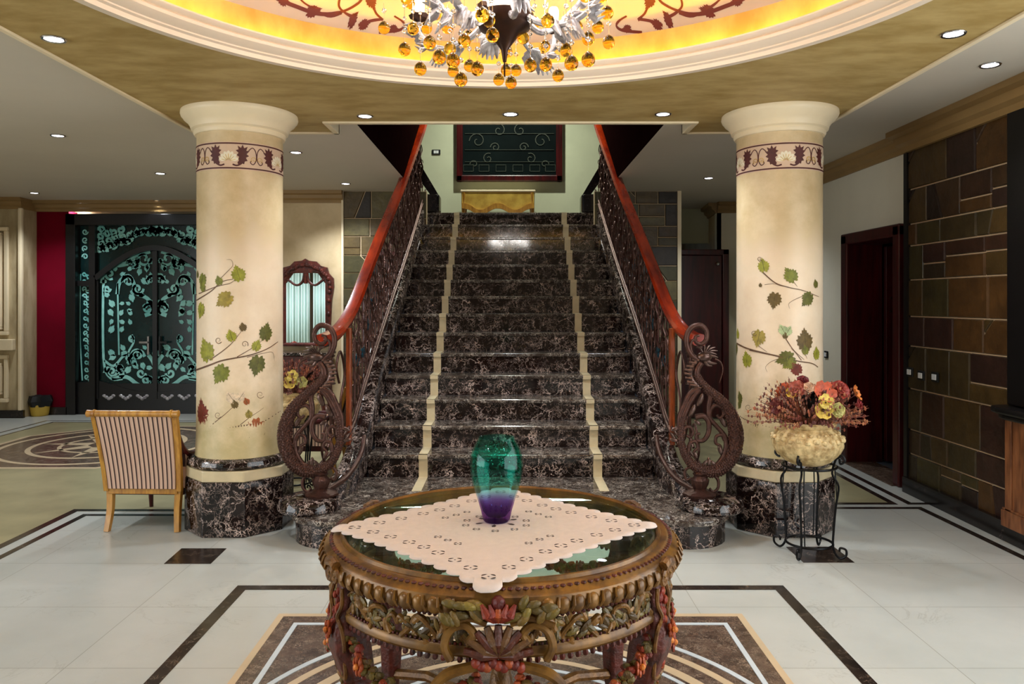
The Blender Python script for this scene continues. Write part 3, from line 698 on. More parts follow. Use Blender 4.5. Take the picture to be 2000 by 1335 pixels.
    curve('base_curl', [(490, 915), (530, 905), (562, 935), (562, 980), (535, 1000), (518, 980)], (10, 5))
    for a, b, an, sz in ((512, 840, 0, 24), (490, 845, .8, 20), (535, 845, -.8, 20), (575, 775, 2.8, 26), (440, 800, 2.7, 22), (465, 500, .4, 34), (395, 520, .6, 38), (420, 560, .5, 34), (360, 610, .4, 26), (330, 660, 1.2, 22), (325, 720, 1.8, 22), (452, 625, 2.2, 20), (590, 620, 2.6, 30)):
        MB().ball(f((a, b)), sz*q, 8, 5, (.5, .35, 1.2), Matrix.Rotation(an*s, 3, 'Y')).build('acanthus_leaf', M['iron_light'], parent, smooth=True)
    c = f((465, 1020)); z0 = .25
    MB().lathe([(.10, z0), (.105, z0+.015), (.07, z0+.03), (.038, z0+.045), (.05, z0+.07), (.055, z0+.10), (.035, z0+.125), (.045, z0+.14), (.02, z0+.16)], (c[0], Yd, 0), 20, wob=lambda t: 1+.08*cos(t*2*pi*8)).build('foot', M['iron'], parent, smooth=True)
    return f
for s, nm in ((-1, 'left'), (1, 'right')):
    ra = thing('stair_railing', ('left' if s < 0 else 'right')+' wrought iron stair railing with dragon scroll newel and orange wooden handrail', 'railing', (s*1.2, 5.4, 0), 0, 'iron railings of the marble staircase')
    inv = Matrix.Translation((-s*1.2, -5.4, 0))
    class _P: pass
    hub = ra
    # children are built in world coordinates, then shifted to sit under the base
    before = set(bpy.data.objects)
    hp = [(9.75, nz(9.75)+.9), (9, nz(9)+.9), (8, nz(8)+.9), (7, nz(7)+.9), (6.5, nz(6.5)+.9), (6.15, nz(6.15)+.895), (5.9, 1.37), (5.65, 1.275), (5.4, 1.225), (5.1, 1.205)]
    hp = catmull(hp, 5); path = [(s*rx(y), y, z) for y, z in hp]
    pr = [(-.05, 0), (-.055, .025), (-.04, .05), (0, .058), (.04, .05), (.055, .025), (.05, 0), (.03, -.02), (-.03, -.02)]
    MB().sweep(path, pr).build('handrail', M['rail_wood'], ra, smooth=True)
    up = [(s*1.1, 9.75, nz(9.75)+.93), (s*1.12, 9.6, 3.85), (s*1.13, 9.0, 4.25), (s*1.13, 7.5, 5.2)]
    MB().tube(catmull(up, 5), .045, 8).build('upper_handrail', M['red_wood'], ra, smooth=True)
    MB().sweep([(x, y, z-.03) for x, y, z in path], [(-.02, -.006), (.02, -.006), (.02, .006), (-.02, .006)]).build('iron_rail', M['iron'], ra)
    lo = [(s*(rx(y)), y, z+.10) for y, z in [(9.4, nz(9.4)+.07), (8, nz(8)+.09), (7, nz(7)+.09), (6.1, nz(6.1)+.09), (5.8, .47), (5.6, .40), (5.4, .34), (5.2, .29), (5.0, .25)]]
    lo = catmull([(s*abs(x)*(1 if y > 5.7 else 1), y, z) for x, y, z in lo], 4)
    MB().tube([(x-s*.06*(1 if y > 5.6 else max(0, (y-5.0)/.6)), y, z) for x, y, z in lo], .014, 8).build('iron_rail', M['iron'], ra)
    MB().tube([(x-s*.06*(1 if y > 5.6 else max(0, (y-5.0)/.6)), y, z+.05) for x, y, z in lo], .010, 8).build('iron_rail', M['iron'], ra)
    for yy in (5.66, 9.3):
        MB().box(s*1.19-.018, s*1.19+.018, yy-.03, yy+.03, nz(yy)+.11, nz(yy)+(.97 if yy < 6 else .88)).build('wooden_post', M['post_wood'], ra, bevel=.005)
    y = 5.80; k = 0
    while y < 9.3:
        if not bal_src:
            bal_src = baluster_mesh().build('baluster', M['iron'], ra, smooth=True); o = bal_src
        else:
            o = bal_src.copy(); C.objects.link(o); o.parent = ra
        o.location = (s*(rx(y)-.03), y, nz(y)+.14); o.rotation_euler = (0, 0, (.35 if k % 2 else -.35)*s); y += .125; k += 1
    for yy, zz in ((6.35, .55), (6.2, .42), (6.5, .62), (6.0, .5)):
        mb = MB()
        for a in range(5): mb.ball((s*(rx(yy)-.03), yy+.03*cos(a*1.26), nz(yy)+zz+.03*sin(a*1.26)), .024, 6, 4, (.6, 1, 1))
        mb.build('teal_flower', M['tealgem'], ra, smooth=True)
    # lower ironwork between post and newel
    mb = MB()
    for pts in ([(5.6, .5), (5.5, .75), (5.62, .95), (5.5, 1.12), (5.38, 1.02), (5.46, .9)], [(5.35, .42), (5.5, .6), (5.3, .82), (5.12, .98), (5.2, 1.15), (5.3, 1.1)], [(5.15, .36), (5.0, .5), (5.1, .66), (5.22, .58), (5.14, .5)], [(5.62, .42), (5.4, .5), (5.3, .66), (5.44, .72)]):
        mb.tube([(s*(rx(a)-.03), a, b) for a, b in catmull(pts, 6)], .009, 7)
    mb.tube([(s*1.235, 5.28, .34), (s*1.235, 5.28, 1.19)], .009, 6)
    mb.build('lower_scrollwork', M['iron'], ra, smooth=True)
    mb = MB()
    for i in range(11):
        t = i/10; mb.tube([(s*1.24, 5.42-.07*sin(t*pi), 1.12-.22*t), (s*1.24, 5.36-.07*sin(t*pi), 1.125-.22*t)], .008, 6)
    mb.build('ribbed_tail', M['iron_light'], ra, smooth=True)
    dragon(s, ra)
    # rail sweeping from the post to the foot of the newel
    v = [P(1200+a/2.78, 600+b/2.78, yy) for a, b, yy in ((230, 700, 5.62), (240, 770, 5.5), (275, 850, 5.35), (335, 930, 5.15), (430, 990, 4.92))]
    MB().tube([(s*p.x, p.y, p.z) for p in [Vector(q) for q in catmull([tuple(x) for x in v], 5)]], .017, 8).build('iron_rail', M['iron'], ra, smooth=True)
    for o in set(bpy.data.objects)-before:
        if o.parent is ra:
            o.matrix_parent_inverse = inv

# ================================================================== COLUMNS
def colmap(cx, cy, r):
    """photo point -> (angle*r, z) on the shaft"""
    def g(px, py):
        dx = (px-997)/1500; a = dx*dx+1; b = -2*(dx*cx+cy); c = cx*cx+cy*cy-r*r; D = max(b*b-4*a*c, 0); t = (-b-math.sqrt(D))/(2*a)
        x, y = dx*t-cx, t-cy; return (math.atan2(x, -y)*r, H-(py-588)*t/1500)
    return g
GR = [S(150, 150, 46), S(120, 124, 40), S(96, 96, 34), S(158, 140, 60), S(104, 84, 40)]
def column(cx, cy, label, leaves, stems, shift=0):
    col = thing('column', label, 'column', (cx, cy, 0), 0, 'round painted columns')
    a8 = [(.345*cos(pi/8+k*pi/4), .345*sin(pi/8+k*pi/4)) for k in range(8)]
    MB().poly(a8, 0, .345).build('plinth', M['dark'], col, bevel=.006)
    MB().poly([(x*.99, y*.99) for x, y in a8], .345, .415).build('plinth_cap', M['stripe'], col, bevel=.008)
    MB().lathe([(.28, .415), (.315, .42), (.33, .44), (.325, .465), (.30, .48), (.27, .485)], n=64).build('base_ring', M['dark'], col, smooth=True)
    r = .272
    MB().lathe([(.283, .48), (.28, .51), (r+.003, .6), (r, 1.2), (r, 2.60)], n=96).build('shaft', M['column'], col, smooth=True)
    MB().lathe([(r-.01, 2.555), (r+.012, 2.56), (r+.02, 2.575), (r+.018, 2.59), (r+.035, 2.60), (r+.04, 2.62), (r+.055, 2.645), (r+.08, 2.665), (r+.085, 2.675), (r+.095, 2.685), (r+.1, 2.70), (r+.098, 2.719), (r-.02, 2.72)], n=96).build('capital', M['cream_trim'], col, smooth=True)
    bd = MB().lathe([(r-.01, 2.31), (r+.0015, 2.312), (r+.0015, 2.488), (r-.01, 2.49)], n=96, cap=False).build('frieze_band', M['band'], col, smooth=True)
    F = lambda rr: (lambda u, z: (rr*sin(u/r), -rr*cos(u/r), z))
    mb = MB(); mb.col = None; f = F(r+.003)
    for z in (2.322, 2.478): mb.ribbon([(2*pi*r*k/96, z) for k in range(97)], .009, f)
    nrep = 5; per = 2*pi*r/nrep
    for k in range(nrep):
        u0 = k*per+shift
        for q in (1, -1):
            lf = [(.045, -.062), (.062, -.052), (.078, -.058), (.082, -.04), (.098, -.036), (.088, -.016), (.106, -.004), (.092, .008), (.11, .03), (.09, .03), (.098, .056), (.078, .046), (.07, .068), (.06, .046), (.042, .06), (.046, .036), (.03, .03), (.046, .014), (.036, -.002), (.05, -.012), (.042, -.028), (.054, -.036), (.04, -.05)]
            mb.shape([(u0+q*(a*1.05+.012), 2.405+b*.98) for a, b in lf], f)
            mb.ribbon([(u0+q*a, 2.40+b) for a, b in catmull([(.025, -.055), (.05, -.062), (.075, -.05), (.09, -.03)], 4)], .01, f)
            mb.ribbon([(u0+q*a, 2.40+b) for a, b in catmull([(.12, .035), (.145, .055), (.165, .03), (.168, -.02), (.15, -.05), (.132, -.04), (.138, -.025)], 4)], .006, f)
    mb.build('maroon_leaf_stencil', M['stain_maroon'], bd)
    mb = MB(); mg = MB()
    for k in range(nrep):
        for j in range(-3, 4):
            a = j*.42; u = k*per+shift
            P2 = lambda sc: [(u+sin(a)*t+cos(a)*w2, 2.362+cos(a)*t*1.1-sin(a)*w2) for t, w2 in ((.01, 0), (.04, .009*sc), (.056, .008*sc), (.064, 0), (.056, -.008*sc), (.04, -.009*sc))]
            mb.shape(P2(1.25), F(r+.0036)); mg.ribbon([(u+sin(a)*t, 2.362+cos(a)*t*1.1) for t in (.012, .045)], .003, F(r+.0044))
        for q in (1, -1): mg.ribbon([(k*per+shift+per/2+q*x, 2.40+z) for x, z in spiral(.018, -.02, .02, .005, -1, 1.2, 12)], .0035, F(r+.0044))
    mb.build('pale_shell_stencil', M['shell'], bd); mg.build('gold_outline_stencil', M['gilt'], bd)
    g = colmap(cx, cy, r); mb = MB(); f = F(r+.0025)
    for px, py, sz, an, ci in leaves:
        u, z = g(px, py); mb.col = GR[ci] if isinstance(ci, int) else ci
        mb.shape(leafpts(u, z, sz*4.85/1500*1.12, an, .8), f, rings=3)
        mb.col = S(84, 74, 30); mb.ribbon([(u+sz*.0032*.42*sin(an), z-sz*.0032*.42*cos(an)), (u-sz*.0032*.42*sin(an), z+sz*.0032*.42*cos(an))], .0022, F(r+.0031))
    for pts, wd in stems:
        p = [g(*q) for q in catmull(pts, 6)]; mb.col = S(104, 74, 50); mb.ribbon(p, taper(len(p), wd, wd*.35), f)
    mb.build('painted_vine', M['paint'], col)
    return col
T3 = lambda a, b: (360+a/2.62, 560+b/2.62); T2 = lambda a, b: (340+a/3.708, 200+b/3.708)
T6 = lambda a, b: (1400+a/2.67, 200+b/2.67); T5 = lambda a, b: (1400+a/3.033, 680+b/3.033)
RD, OR = S(120, 44, 24), S(160, 84, 34)
def lv(T, L): return [(*T(a, b), s, an, c) for a, b, s, an, c in L]
def stm(T, L): return [([T(*p) for p in pts], w2) for pts, w2 in L]
def tend(px, py, r, q=1): return ([(px+a, py+b) for a, b in spiral(0, 0, r, r*.2, .5, q*1.3, 9)], .004)
L1 = lv(T2, [(465, 1240, 30, .3, 0), (205, 1290, 28, 2.8, 1), (325, 1290, 18, .3, 1), (172, 1245, 14, 0, 2)])+lv(T3, [(205, 65, 34, 2.2, 3), (85, 120, 30, 2.8, 0), (95, 5, 18, 1.5, 1), (240, 250, 22, .3, 0), (112, 325, 44, .4, 0), (370, 300, 22, -.4, 0), (418, 232, 34, -.2, 2), (185, 445, 38, 2.6, 1), (372, 400, 38, 2.9, 2), (90, 640, 46, .1, RD), (300, 205, 16, .2, 4), (258, 600, 16, .2, 4), (240, 565, 24, .6, S(226, 206, 180)), (290, 560, 20, -.6, S(226, 206, 180)), (360, 730, 44, 2.5, OR), (400, 775, 28, 2.7, RD), (90, 808, 18, .4, 1), (330, 650, 16, .1, 3), (318, 585, 14, .4, OR)])
S1 = stm(T3, [([(62, 425), (130, 400), (200, 375), (330, 350), (420, 318), (478, 280)], .012), ([(75, 770), (160, 745), (250, 718), (330, 705), (400, 690), (490, 635)], .014), ([(130, 375), (200, 325), (250, 280), (300, 215)], .006), ([(270, 358), (350, 310), (412, 262)], .005), ([(85, 755), (160, 690), (210, 650), (258, 605)], .007), ([(275, 715), (330, 670), (375, 640), (405, 618)], .005), ([(62, 70), (140, 20), (190, -25), (250, -40)], .008), ([(320, 360), (400, 340), (450, 335), (460, 380)], .004), ([(140, 770), (168, 790), (160, 825), (140, 815)], .004)])+stm(T2, [([(145, 1400), (300, 1335), (400, 1310), (440, 1285)], .006), ([(330, 1280), (390, 1220), (425, 1180), (415, 1140), (380, 1138)], .003)])+[tend(427, 664, 7), tend(478, 672, 7, -1), tend(426, 810, 7), tend(508, 770, 8)]
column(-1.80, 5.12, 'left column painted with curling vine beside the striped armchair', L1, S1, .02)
L2 = lv(T6, [(243, 850, 26, .2, 0), (385, 900, 30, .6, 1), (300, 1030, 30, 3.0, 4), (472, 1025, 30, 2.4, 2), (515, 945, 16, .3, 2), (228, 952, 8, 0, 4), (110, 1205, 20, .1, 0), (218, 1228, 32, 2.9, 3), (460, 1240, 40, .1, 4), (357, 1215, 12, 0, 4), (345, 1185, 20, .5, S(170, 186, 140)), (372, 1190, 18, -.5, S(170, 186, 140)), (104, 1285, 24, 3, 2)])+lv(T5, [(178, 65, 30, .2, 0), (408, 62, 34, 1.9, 2), (430, 90, 26, 2.2, 1), (138, 290, 24, .3, 2), (135, 335, 18, 2.6, 2), (222, 500, 38, -.5, 4), (185, 560, 30, 2.4, S(110, 72, 44)), (590, 30, 24, .1, 0), (523, 10, 18, .2, 1), (470, 120, 26, .6, RD)])
S2 = stm(T6, [([(240, 885), (305, 940), (380, 965), (450, 980), (530, 1012)], .008), ([(360, 1232), (400, 1290), (455, 1340)], .006), ([(250, 950), (300, 945), (330, 955), (380, 965)], .003), ([(445, 1010), (400, 1030), (375, 1050), (380, 1075)], .003), ([(400, 935), (420, 960)], .004), ([(105, 1255), (155, 1280), (230, 1300), (340, 1325)], .012), ([(220, 1270), (262, 1300)], .004), ([(455, 1300), (470, 1335)], .004)])+stm(T5, [([(195, 8), (280, 28), (370, 48), (480, 75), (560, 88), (598, 110)], .012), ([(100, 362), (150, 410), (220, 440), (330, 470), (440, 485)], .012), ([(235, 460), (225, 440)], .005), ([(370, 60), (320, 80), (290, 110), (300, 140)], .003), ([(500, 70), (470, 30), (440, 0)], .005)])+[tend(1484, 505, 5), tend(1473, 650, 6), tend(1462, 795, 7)]
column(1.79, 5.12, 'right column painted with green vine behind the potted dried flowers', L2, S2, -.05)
# ================================================================== ENTRANCE DOOR (wood, wrought pattern glass)
YD = 10.08
XC = (302-997)*YD/1500
def D(a, b): return ((a/2.78-997)*YD/1500, H-((380+b/2.78)-588)*YD/1500)
dr = MB()
zt = 2.62; xl, xr = -5.80, 2*XC+5.80
for b in ((xl, xl+.13, 10.0, 10.22, 0, zt), (xr-.13, xr, 10.0, 10.22, 0, zt), (xl, xr, 10.0, 10.22, 2.47, zt)): dr.box(*b)
door = struct(dr.build('door_1', M['black_wood'], bevel=.01), 'black framed double entrance door with teal etched glass')
xs = D(505, 0)[0]; xsr = 2*XC-xs
mb = MB()
for a in (xs, xsr): mb.box(a-.04, a+.04, 10.05, 10.2, 0, 2.47)
for a, b in ((xl+.13, xs-.04), (xsr+.04, xr-.13)): mb.box(a, b, 10.05, 10.2, 1.68, 1.75); mb.box(a, b, 10.05, 10.2, 0, .42)
arch = [(xs+.04+(xsr-xs-.08)*t, 1.78+.40*sin(pi*t)) for t in [k/24 for k in range(25)]]
mb.sweep([(x, 10.10, z) for x, z in arch], [(-.035, -.05), (.035, -.05), (.035, .05), (-.035, .05)], up=(0, 1, 0))
mb.build('door_framework', M['black_wood'], door)
for nm, (xa, xb) in (('left', (xs+.04, XC)), ('right', (XC, xsr-.04))):
    q = 1 if nm == 'left' else -1
    mb = MB(); mb.box(min(xa, xb), max(xa, xb), 10.10, 10.16, 0.0, .40)
    za = lambda x: 1.76+.40*sin(pi*(x-xs-.04)/(xsr-xs-.08))
    # curved lower edge of the glass
    low = [(xa+(xb-xa)*t, .46-.17*(sin(pi*(t if q > 0 else 1-t)*.9-.9)*.5+.5)) for t in [k/16 for k in range(17)]]
    mb.prism([(xa, .2)]+low+[(xb, .2)], lambda x, z: (x, 10.09, z), lambda x, z: (x, 10.15, z))
    for x in (xa, xb): mb.box(x-.03 if x == xb else x, x if x == xb else x+.03, 10.08, 10.15, .2, za(x)-.01 if x in (xs+.04, xsr-.04) else za(XC)-.02)
    lf = mb.build('door_leaf', M['black_wood'], door)
    MB().box(xa+.02, xb-.02, 10.12, 10.13, .25, za(xa if q < 0 else xb)).build('door_glass', M['door_glass'], lf)
    MB().box(XC-q*.075-.012, XC-q*.075+.012, 10.055, 10.085, .78, 1.02).box(*sorted((XC-q*.07, XC-q*.18)), 10.03, 10.05, .93, .955).build('door_handle', M['chrome'] if q > 0 else M['black'], lf)
    mb = MB()
    for dx in (-.22, 0, .22):
        for k in range(5): mb.ball(((xa+xb)/2+dx+(k-2)*.03, 10.085, .22+.02*cos(k*1.5)), .03, 8, 5, (.9, .4, .7))
    mb.build('carved_ornament', M['silver_leaf'], lf, smooth=True)
MB().box(xs, xsr, 10.13, 10.14, 1.7, 2.47).build('transom_glass', M['door_glass'], door)
for a, b in ((xl+.13, xs-.04), (xsr+.04, xr-.13)): MB().box(a, b, 10.12, 10.13, .42, 2.47).build('sidelight_glass', M['door_glass'], door)
# etched scrollwork on the glass
ET = []
def scr(cx, cy, r, a0, t, wd=9): ET.append(([(cx+x, cy+y) for x, y in spiral(0, 0, r, r*.22, a0, t, 18)], wd))
ET += [([(555, 460), (552, 700), (560, 930), (600, 1000), (660, 1000)], 9), ([(632, 480), (636, 700), (640, 870)], 6)]
ET += [([(545, 480), (560, 420), (600, 380), (640, 385), (690, 375)], 12), ([(650, 370), (700, 350), (740, 330), (810, 310)], 10), ([(630, 540), (645, 470), (690, 440), (720, 480), (730, 530), (790, 560), (820, 600), (815, 640), (780, 655)], 14),
       ([(690, 900), (720, 860), (760, 850), (780, 880)], 12), ([(600, 1000), (680, 990), (740, 1030), (800, 1050), (835, 1000), (830, 920), (800, 870)], 14), ([(700, 920), (690, 860), (720, 800), (710, 760)], 7), ([(560, 900), (610, 930), (660, 880), (690, 870)], 9)]
for a in ((775, 345, 42, 0, 1.2), (590, 430, 30, 1, 1.2), (720, 370, 28, 2, -1.1), (690, 470, 35, 3, 1.1), (740, 510, 34, 0, 1.2), (795, 620, 32, 1, -1.2), (600, 960, 30, 0, 1.3), (740, 870, 34, 3, 1.2), (790, 1010, 36, 2, -1.3), (760, 970, 26, 0, 1.1), (710, 780, 18, 1, 1.2), (575, 510, 20, 0, 1.1), (650, 940, 22, 1, 1), (820, 460, 24, 3, 1)): scr(*a)
mb = MB(); rr = random.Random(4)
def em(dy): return lambda x, z: (x, YD+.03-dy, z)
def estroke(pts, wd, mirror=True, k=2.78):
    p = [D(*q) for q in (catmull(pts, 4) if len(pts) < 12 else pts)]; ww = wd*YD/1500/2.78*1.5
    for m in ((0, 1) if mirror else (0,)):
        pp = [(2*XC-x if m else x, z) for x, z in p]; mb.ribbon(pp, ww, em(0))
for pts, wd in ET: estroke(pts, wd)
for i, (x, y) in enumerate([(600, 590), (595, 640), (598, 690), (600, 730), (655, 590), (652, 640), (655, 690), (655, 730), (690, 590), (700, 640), (700, 690), (570, 540), (620, 400), (665, 350), (690, 330), (700, 400), (560, 470), (660, 430), (710, 560), (600, 860), (660, 830), (690, 950), (730, 930), (640, 960), (800, 460), (815, 440), (780, 470), (770, 930)]+[(rr.uniform(660, 830), rr.uniform(330, 650)) for _ in range(16)]+[(rr.uniform(560, 830), rr.uniform(820, 1030)) for _ in range(16)]):
    for m in (0, 1):
        X, Z = D(x, y); X = 2*XC-X if m else X; mb.shape(leafpts(X, Z, rr.uniform(.07, .12), rr.uniform(0, 6), .7), em(.0))
# transom and sidelights
for k in range(9):
    x = 535+k*38; top = 175; arc = 330-75*sin(pi*(k+.5)/18)*1.0-30*(k > 4)-8
    y = arc-18
    n3 = 0
    while y > top+10:
        estroke(spiral(x+(n3 % 2)*10, y, 21, 5, k+n3, 1.2*(1 if (k+n3) % 2 else -1), 12), 9); y -= 36; n3 += 1
    for m in (0, 1):
        X, Z = D(x+16, arc-30); X = 2*XC-X if m else X; mb.shape(leafpts(X, Z, .13, k*1.3, .7), em(0))
for y0, y1 in ((430, 1010),):
    estroke([(430, y0), (426, (y0+y1)/2), (440, y1)], 5); estroke([(492, y0), (500, (y0+y1)/2), (512, y1)], 5)
for k in range(15):
    y = 430+k*40; xx = 460+k*1; estroke(spiral(xx-9, y, 13, 3, k, 1.1, 10), 5); estroke(spiral(xx+10, y+14, 12, 3, k+2, -1.1, 10), 5)
for k in range(4): estroke(spiral(455, 200+k*45, 17, 4, k, 1.2, 12), 5)
mb.build('etched_scrollwork', M['etch'], door)
# right cherry door in the side wall
fr = MB()
for b in ((3.08, 3.42, 6.10, 6.2, 0, 2.09), (3.08, 3.42, 7.05, 7.17, 0, 2.09), (3.08, 3.42, 6.1, 7.17, 2.0, 2.1)): fr.box(*b)
d2 = struct(fr.build('door_2', M['red_wood'], bevel=.012), 'dark cherry framed doorway right of the slate wall')
MB().box(3.42, 4.1, 6.99, 7.04, .02, 1.98).build('door_leaf', M['red_wood'], d2, bevel=.006)
MB().box(3.45, 3.9, 6.97, 6.99, 1.5, 1.52).box(3.45, 3.9, 6.97, 6.99, 1.38, 1.4).build('door_moulding', M['bronze'], d2)
MB().box(3.1, 3.12, 6.19, 6.20, .95, 1.02).ball((3.3, 6.21, 1.25), .02).build('door_latch', M['chrome'], d2)
struct(MB().box(3.05, 3.35, 6.15, 7.1, 0, .006).build('door_threshold_trim', M['brown_inlay']))
# dark room beyond
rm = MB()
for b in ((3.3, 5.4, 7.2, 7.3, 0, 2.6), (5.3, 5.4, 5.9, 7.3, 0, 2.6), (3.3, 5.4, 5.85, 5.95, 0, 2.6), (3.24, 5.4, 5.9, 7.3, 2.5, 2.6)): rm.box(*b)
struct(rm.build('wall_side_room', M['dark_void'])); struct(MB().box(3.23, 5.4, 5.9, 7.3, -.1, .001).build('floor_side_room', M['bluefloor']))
# corridor door beyond the slate wall
d3 = MB(); d3.box(2.05, 2.12, 9.62, 9.7, 0, 2.13); d3.box(2.66, 2.74, 9.62, 9.7, 0, 2.13); d3.box(2.05, 2.74, 9.62, 9.7, 2.06, 2.13)
d3 = struct(d3.build('door_3', M['red_wood'], bevel=.01), 'dark red door in the corridor right of the stairs')
MB().box(2.12, 2.66, 9.65, 9.69, .02, 2.06).build('door_leaf', M['red_wood'], d3, bevel=.01)
MB().ball((2.6, 9.63, 1.95), .025).build('door_closer', M['chrome'], d3)
# etched stairwell window
M['olive_etch'] = mat('dull olive etching', S(50, 54, 42), .6)
wf = MB(); wx0, wx1, wz0, wz1 = -.765, .735, 3.17, 4.5
for b in ((wx0, wx1, 10.82, 10.92, wz0, wz0+.09), (wx0, wx1, 10.82, 10.92, wz1-.09, wz1), (wx0, wx0+.09, 10.82, 10.92, wz0, wz1), (wx1-.09, wx1, 10.82, 10.92, wz0, wz1)): wf.box(*b)
wn = struct(wf.build('window_1', M['red_wood'], bevel=.015), 'cherry framed dark window above the stair landing')
MB().box(wx0+.09, wx1-.09, 10.88, 10.89, wz0+.09, wz1-.09).build('window_pane', M['window_glass'], wn)
mb = MB()
for z in (3.45, 3.62, 3.85): mb.box(wx0+.12, wx1-.12, 10.87, 10.875, z, z+.006)
mb.build('glazing_bar', M['olive_etch'], wn)
mb = MB(); f = lambda x, z: (x, 10.872, z); cxw = (wx0+wx1)/2
for q in (1, -1):
    for a in ((.45, 3.75, .12, 0, 1.2), (.3, 3.5, .08, 2, -1.2), (.15, 3.9, .1, 1, 1.2), (.5, 3.42, .06, 0, 1), (.2, 3.66, .07, 0, 1.3)):
        mb.ribbon([(cxw+q*x, z) for x, z in spiral(a[0], a[1], a[2], a[2]*.2, a[3], a[4], 16)], .012, f)
    for x in (.12, .36, .58):
        mb.ribbon([(cxw+q*(x-.07), 3.32), (cxw+q*(x+.07), 3.32), (cxw+q*(x+.07), 3.41), (cxw+q*(x-.07), 3.41), (cxw+q*(x-.07), 3.32)], .008, f)
mb.build('etched_pattern', M['olive_etch'], wn)

# ================================================================== FURNITURE AND FITTINGS
g = thing('landing_console', 'gilded low console with wavy front against the landing wall', 'console', (-.17, 10.6, 2.55))
x0, x1 = -.49, .49
MB().box(x0-.02, x1+.02, -.2, .2, .41, .44).build('console_top', M['cream_trim'], g, bevel=.01)
wv = [(x0+(x1-x0)*t, .17+.055*cos(4*pi*t)*(1 if .1 < t < .9 else .5)+.03*abs(cos(pi*t))) for t in [k/30 for k in range(31)]]
MB().prism([(x0, .41)]+wv+[(x1, .41)], lambda x, z: (x, -.19, z), lambda x, z: (x, -.16, z)).build('console_front', M['gilt'], g)
MB().sweep([(x, -.195, z-.005) for x, z in wv], [(-.01, -.035), (.02, -.035), (.02, .035), (-.01, .035)], up=(0, 0, 1)).build('wavy_apron', M['oak'], g)
for a in (x0+.03, x1-.03):
    for b in (-.16, .16): MB().tube([(a, b, 0), (a*1.02, b, .15), (a, b, .41)], [.02, .025, .04], 8).build('leg', M['oak'], g, smooth=True)
# switches
def switch(name, loc, rz, n, label, grp, w2=.06):
    t = thing(name, label, 'switch', loc, rz, grp)
    MB().box(-w2, w2, -.012, 0, -.035, .035).build('backplate', M['black'], t, bevel=.004)
    for k in range(n):
        MB().box(-w2*.6+k*w2*1.2/n+.002, -w2*.6+(k+1)*w2*1.2/n-.002, -.018, -.012, -.02, .02).build('rocker', M['white'], t)
for (px, py), lb in (((1778, 726), 'black switch plate farthest from the bar on the slate wall'), ((1800, 733), 'middle black switch plate on the slate wall'), ((1827, 736), 'black switch plate nearest the bar on the slate wall')):
    Y = 3.08*1500/(px-997); switch('wall_switch', (3.082, Y, H-(py-588)*Y/1500), pi/2*-1+pi, 3, lb, 'switch plates in a row on the slate wall', .045) if False else switch('wall_switch', (3.083, Y, H-(py-588)*Y/1500), -pi/2, 3, lb, 'switch plates in a row on the slate wall', .045)
v = P(852, 297, 10.9); switch('wall_switch', (v.x, 10.9, v.z), 0, 2, 'black switch plate on the landing wall left of the window', None, .06)
Y = 7.6; switch('wall_switch', (3.13, Y, H-(692-588)*Y/1500), -pi/2, 1, 'small black switch on the pale wall behind the right column', None, .04)
# bar
bar = thing('bar_counter', 'wooden bar counter with black curved top at the right edge', 'bar', (3.3, 4.2, 0))
MB().box(-.26, .10, -1.0, .52, .10, .77).build('body', M['oak_bar'], bar, bevel=.006)
mb = MB(); mb.box(-.275, -.26, -1.0, .54, .1, .2); mb.box(-.27, -.26, -1.0, .535, .2, .215)
for y in (.48, .10, -.35): mb.box(-.27, -.26, y-.03, y+.03, .2, .78)
mb.build('panel_moulding', M['oak_bar'], bar, bevel=.004)
MB().box(-.24, .10, -1.0, .51, 0, .1).build('kick_plinth', M['black_base'], bar)
MB().poly([(-.36, -1.0), (-.36, .46), (-.34, .54), (-.28, .58), (.11, .58), (.11, -1.0)], .80, .84).poly([(-.33, -1.0), (-.33, .44), (-.31, .51), (-.26, .54), (.11, .54), (.11, -1.0)], .765, .80).build('bar_top', M['black_wood'], bar, bevel=.012)
po = MB().box(3.05, 3.4, 3.9, 4.725, .845, 2.67).build('bar_post', M['black_wood'], bevel=.01); tag(po, 'tall black post standing on the bar beside the slate wall', 'post')

